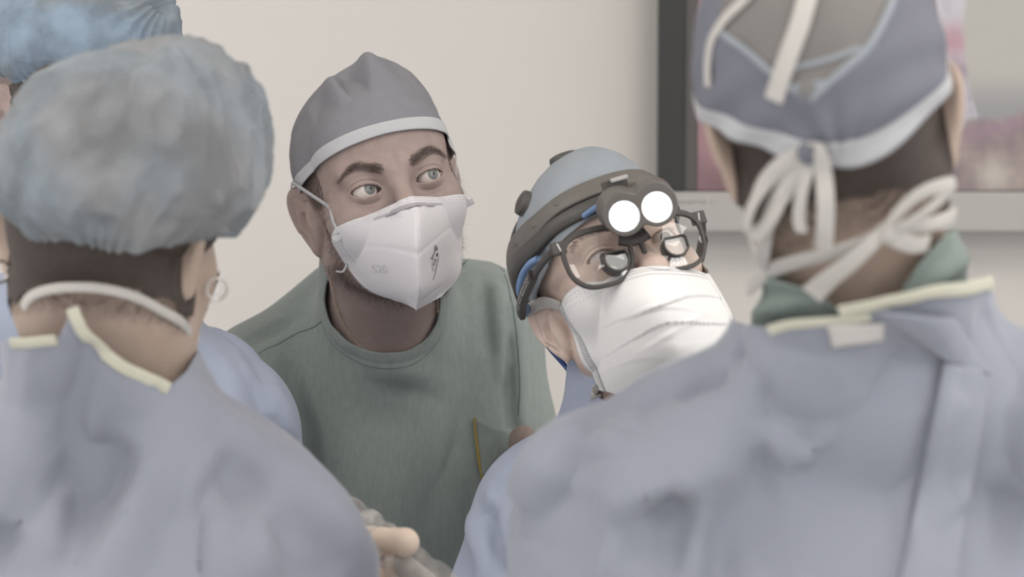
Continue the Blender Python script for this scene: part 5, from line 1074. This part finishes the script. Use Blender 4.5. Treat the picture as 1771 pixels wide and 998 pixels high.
def person_bouffant():
    h = Head(at(196, 396, 2.0), (162, -10, 4), 1.0, eyes=False, flare=.58); nk = (.063, .068)
    b = Body(h, at(196, 712, 2.04), at(-120, 905, 2.02), at(456, 985, 2.02), at(-240, 1400, 2.0), at(500, 1440, 1.98), at(-90, 1570, 2.03), at(585, 1040, 2.14), A(-.32, 2.03, .93), 172, nk, ((.9, .25, -.2), (0, 1, 0)))
    # gloved hand: knuckles up, thumb pointing right, fingers closed round the wrapped handle
    w = b.wR; palm = at(632, 985, 2.17); tb = [at(628, 958, 2.165), at(660, 934, 2.150), at(700, 938, 2.130)]
    ha, hb_ = at(612, 925, 2.20), at(765, 1035, 2.12)        # axis of the wrapped handle
    def hf(P, g=0.0):
        d = caps(P, w, at(622, 1000, 2.17), .028 + g, .030 + g); d = smin(d, ell(P, at(628, 985, 2.17), (.034 + g, .030 + g, .036 + g)), .02)
        d = smin(d, caps(P, tb[0], tb[1], .0120 + g, .0090 + g), .010); d = smin(d, caps(P, tb[1], tb[2], .0088 + g, .0112 + g), .004)
        for i, (x, y, dd, r) in enumerate([(640, 968, 2.185, .0098), (655, 990, 2.185, .0098), (668, 1012, 2.180, .0094), (678, 1034, 2.175, .0085)]):
            k0 = at(x - 14, y, dd + .012); k1 = at(x + 26 - i * 2, y + 2, dd + .014); k2 = at(x + 38 - i * 3, y + 14, dd - .020); k3 = at(x + 18, y + 20, dd - .038)
            d = smin(d, caps(P, k0, k1, r + g, r * .95 + g), .006); d = smin(d, caps(P, k1, k2, r * .95 + g, r * .88 + g), .004); d = smin(d, caps(P, k2, k3, r * .88 + g, r * .8 + g), .004)
        return d
    b.hfun = lambda P: near(lambda X: hf(X), P, palm, .26)
    V, Q = body_mesh(b, .0045, 1)
    o = mesh_obj('person', V, Q, M['skinb'], origin=A(-.32, 2.03, 0)); tag(o, 'person with back turned in puffy grey-blue bouffant cap, blue gown and hoop earring', 'person')
    # glove
    lo, hi = palm - .11, palm + .13; gl = lambda P: smax(hf(P, .0012), -((P - w) @ ((palm - w) / np.linalg.norm(palm - w))) - .01, .002)
    Vg, Qg = build(gl, np.arange(lo[0], hi[0], .0035), np.arange(lo[1], hi[1], .0035), np.arange(lo[2] - .03, hi[2], .0035), 1); mesh_obj('latex_glove', Vg, Qg, M['glove'], o)
    # hair
    Lb = h.loc(V); f_ = b.skin; nn = np.array([mnoise.noise(Vector(p * 45)) for p in Lb])
    gh = np.minimum.reduce([Lb[:, 2] + .056 + nn * .012 + np.abs(Lb[:, 0] + .03) * .12, Lb[:, 1] + .012, .0745 - np.abs(Lb[:, 0]), .12 - Lb[:, 2]]); Vh, Th = offset_shell(V, Q, gh, .002, f_); mesh_obj('hair', Vh, Th, M['hair'], o)
    w_ = ((Lb[:, 2] > -.080) * (Lb[:, 2] < -.046) * (Lb[:, 1] > -.01) * (np.abs(Lb[:, 0]) < .074) * np.clip((Lb[:, 2] + .080) / .03, 0, 1)); i = pick(V, w_ ** 1.5, 22000, 4); N = grad(f_, V[i]); N /= np.linalg.norm(N, axis=1)[:, None]; D = np.tile(h.R @ A(0, 0, -1), (len(i), 1)); D -= (D * N).sum(1)[:, None] * N; strands('hair', V[i] + N * .0001, D + N * .15, .0035, .00018, M['hair'], o, .3, 3, 3)
    CC, CR = (-.018, .030, .050), (.100, .118, .102); hair_under(h, o, (-.010, .022, .034), (.084, .103, .086), -.030, M['hair'], ((-.040, .070, .035), (.045, .045, .045)))
    br = lambda a: -.009 + .040 * math.cos(a) - .010 * max(0, -math.sin(a)); bouffant(h, o, (-.020, .030, .030), (.104, .122, .108), br, .0072, M['bouffant'], seed=2.0, ex=.92, lean=-.034)
    hf2 = lambda P: smin(smin(h.f(P), caps(P, h.w(0, .028, -.055), b.nb, nk[0], nk[1]), .022), b.torso(P), .04)
    # mask elastic round the nape, and the mask in front
    rows = [((-.061, -.056, -.018), (0, -.120, -.016), (.061, -.056, -.018)), ((-.062, -.052, -.05), (0, -.142, -.05), (.062, -.052, -.05)), ((-.056, -.050, -.085), (0, -.140, -.09), (.056, -.050, -.085)), ((-.048, -.046, -.108), (0, -.110, -.125), (.048, -.046, -.108))]
    fm = mask_surface(rows); nu, nv = 61, 31; G = np.array([fm(-1 + 2 * i / (nu - 1), j / (nv - 1)) + A(0, -.002 * math.sin(j * .9), 0) for i in range(nu) for j in range(nv)]); S = h.ws(G); ff = lambda P: h.f(P) - .002
    for _ in range(4): d = ff(S); gg = grad(ff, S); S += np.where(d < 0, -d, 0)[:, None] * gg
    mk = mesh_obj('face_mask', S, grid_faces(nu, nv)[:, ::-1], M['mask4'], o); solid(mk, .001)
    P = spline(np.array([ray(hf2, x, y, off=.002, near_=True) for x, y in [(40, 532), (52, 514), (80, 502), (125, 497), (180, 500), (235, 514), (285, 540), (322, 566), (342, 600)]]), 8); P = project(lambda X: hf2(X) - .002, P, 2); v, f = ribbon(P, grad(hf2, P), .0075, .0025); mesh_obj('mask_elastic', v, f, M['ribbon'], mk)
    # hoop earring hanging from the lobe
    er = at(375, 500, 2.0); a = np.linspace(0, 2 * math.pi, 33); rr = .0085; P = np.array([er + A(math.cos(t) * rr * .9, math.cos(t) * rr * .4, math.sin(t) * rr) for t in a]); v, f = tube(P, .0012, 8, False); mesh_obj('hoop_earring', v, f, M['silver'], o)
    er = at(2, 470, 1.99); P = np.array([er + A(math.cos(t) * rr * .5, math.cos(t) * rr * .8, math.sin(t) * rr) for t in a]); v, f = tube(P, .0012, 8, False); mesh_obj('hoop_earring', v, f, M['silver'], o)
    # gown
    gown0 = full_gown(h, b, nk, .018); SKN = gown0.skin
    g1 = folds_on(gown0, [(330, 700, 365, 998, .030, .010), (370, 850, 420, 790, .030, -.012), (345, 780, 350, 998, .022, -.008), (300, 720, 180, 998, .050, .010), (240, 760, 120, 960, .050, -.014), (110, 840, 150, 800, .035, -.012), (60, 720, -20, 940, .050, .012), (20, 900, -40, 980, .040, -.012), (430, 740, 560, 850, .045, .008), (480, 880, 600, 998, .05, -.010), (140, 620, 120, 800, .030, -.010), (180, 650, 320, 800, .040, .008), (120, 560, 100, 700, .030, .006), (400, 700, 520, 790, .02, .004), (580, 870, 640, 990, .03, .006), (440, 900, 470, 998, .03, .008), (330, 690, 470, 800, .035, .008), (150, 700, 60, 998, .04, .010)], 1.2, 2.7, .62)
    gn = lambda P: np.minimum(gown0(P) - g1(P), SKN(P))
    Vg, Qg = garment_mesh(gn, A(-.72, 1.70, .30), A(-.04, 2.45, 1.62), (A(-.48, 1.82, 1.22), A(-.08, 2.14, 1.56)), .009, .02, 1)
    Vg = crumple(Vg, gn, .0035, 6, 11)
    go = [(-120, -400), (-60, 580), (18, 594), (100, 588), (112, 562), (126, 528), (146, 576), (205, 628), (292, 670), (325, 640), (352, 590), (440, -400)]
    g = poly2(cpix(Vg), go) / 2150; g = np.where(Vg[:, 1] > 2.11, np.where(Vg[:, 2] > h.w(0, 0, -.19)[2], -1, 1.0), g); g = np.minimum(g, Vg[:, 2] - .42); g = cuff_clip(Vg, g, b, .0)
    Vg, Tg = clip(Vg, Qg, g); gw = mesh_obj('surgical_gown', Vg, Tg, M['gown'], o); solid(gw, .0012)
    tag(surf_ribbon('neck_binding', gn, [(18, 594), (60, 592), (98, 588)], .0085, .0016, M['piping'], gw, .003), 'pale yellow neck binding')
    tag(surf_ribbon('neck_binding', gn, [(124, 532), (134, 556), (150, 582), (205, 630), (250, 652), (292, 672)], .0095, .0016, M['piping'], gw, .003), 'pale yellow neck binding')
    figure_lower(b, o)
    # plastic-wrapped handle held in the glove
    t = empty('wrapped_instrument', (ha + hb_) / 2); tag(t, 'clear plastic-sleeved handle held in the gloved hand at the lower edge', 'instrument')
    v, f = tube(spline(np.array([ha, ha * .5 + hb_ * .5 + A(0, 0, .004), hb_]), 10), .0105, 16); mesh_obj('handle', v, f, M['tvsilver'], t)
    def sl(P): 
        d = caps(P, ha + A(-.01, 0, .012), hb_, .0235, .0215); d = smin(d, caps(P, at(618, 930, 2.17), at(668, 955, 2.15), .020, .013), .01); q = P * 160; return d - .0030 * np.sin(q[:, 0] + 1.7 * np.sin(q[:, 2] * .7)) * np.sin(q[:, 2] * .8 + q[:, 1]) 
    c = (ha + hb_) / 2; Vp, Qp = build(sl, np.arange(c[0] - .085, c[0] + .085, .0035), np.arange(c[1] - .085, c[1] + .085, .0035), np.arange(c[2] - .075, c[2] + .075, .0035), 1); mesh_obj('plastic_sleeve', Vp, Qp, M['plastic'], t)
# ------------------------------------------------------------------ the person half hidden behind, far left
def person_far():
    h = Head(at(150, 182, 2.50), (24, -8, -3), 1.0, eyes=True, flare=.5); nk = (.058, .064)
    b = Body(h, at(165, 530, 2.53), at(-95, 640, 2.52), at(368, 752, 2.53), at(-150, 1080, 2.46), at(440, 1120, 2.44), at(20, 1240, 2.36), at(330, 1260, 2.34), A(-.45, 2.50, .93), 0, nk, ((.3, -.9, -.1), (-.3, -.9, -.1)))
    V, Q = body_mesh(b, .0045, 1); o = mesh_obj('person', V, Q, M['skin3'], origin=A(-.44, 2.55, 0)); tag(o, 'person half hidden behind the puffy bouffant cap, light blue cap with gathered knot', 'person')
    eyes(h, o, (.1, -1, -.2), EYE_DARK)
    Lb = h.loc(V); f_ = b.skin; gh = np.minimum.reduce([Lb[:, 2] - .0 - np.clip(-Lb[:, 1], 0, 1) * .55, .0745 - np.abs(Lb[:, 0])]); Vh, Th = offset_shell(V, Q, gh, .002, f_); mesh_obj('hair', Vh, Th, M['hair'], o)
    hair_under(h, o, (0, .02, .040), (.080, .099, .080), .0, M['hair_grey'], ((.02, .03, .07), (.05, .05, .035)))
    br = lambda a: .016 + .004 * math.cos(a); c, L = bouffant(h, o, (0, .014, .046), (.098, .112, .086), br, .0034, M['bouffant2'], pleat=(.052, -.062, .098), seed=5.0, ex=.80)
    rows = [((-.066, -.040, -.026), (0, -.120, -.020), (.066, -.040, -.026)), ((-.068, -.034, -.05), (0, -.142, -.05), (.062, -.052, -.05)), ((-.056, -.050, -.085), (0, -.140, -.09), (.056, -.050, -.085)), ((-.048, -.046, -.108), (0, -.110, -.125), (.048, -.046, -.108))]
    fm = mask_surface(rows); nu, nv = 61, 31; G = np.array([fm(-1 + 2 * i / (nu - 1), j / (nv - 1)) + A(0, -.002 * math.sin(j * .9), 0) for i in range(nu) for j in range(nv)]); S = h.ws(G); ff = lambda P: h.f(P) - .002
    for _ in range(4): d = ff(S); gg = grad(ff, S); S += np.where(d < 0, -d, 0)[:, None] * gg
    mk = mesh_obj('face_mask', S, grid_faces(nu, nv)[:, ::-1], M['mask4'], o); solid(mk, .001)
    gown0 = full_gown(h, b, nk, .020); SKN = gown0.skin
    g1 = folds_on(gown0, [(378, 572, 436, 612, .012, .005), (436, 620, 470, 720, .018, -.006), (470, 740, 512, 790, .014, -.006), (400, 740, 440, 742, .014, -.006), (440, 650, 500, 770, .02, .007), (390, 640, 420, 740, .02, .005), (480, 690, 505, 740, .014, .005), (350, 620, 380, 700, .02, -.004)], 1.1)
    gn = lambda P: np.minimum(gown0(P) - g1(P), SKN(P)); Vg, Qg = garment_mesh(gn, A(-.80, 2.15, .30), A(-.12, 2.85, 1.62), (A(-.42, 2.32, 1.30), A(-.16, 2.60, 1.62)), .0075, .02, 1); Vg = crumple(Vg, gn, .0035, 8, 17)
    g = np.minimum(poly2(cpix(Vg), [(-60, -400), (20, 440), (90, 500), (165, 520), (250, 500), (300, 440), (380, -400)]) / 1760, Vg[:, 2] - .42); g = cuff_clip(Vg, g, b); Vg, Tg = clip(Vg, Qg, g); gw = mesh_obj('surgical_gown', Vg, Tg, M['gown4'], o); solid(gw, .0012)
    surf_ribbon('shoulder_seam', gn, [(366, 562), (400, 585), (436, 612), (458, 652)], .0014, .001, M['gown4'], gw, .0004)
    figure_lower(b, o)
person_green()
person_loupes()
person_capback()
person_bouffant()
person_far()
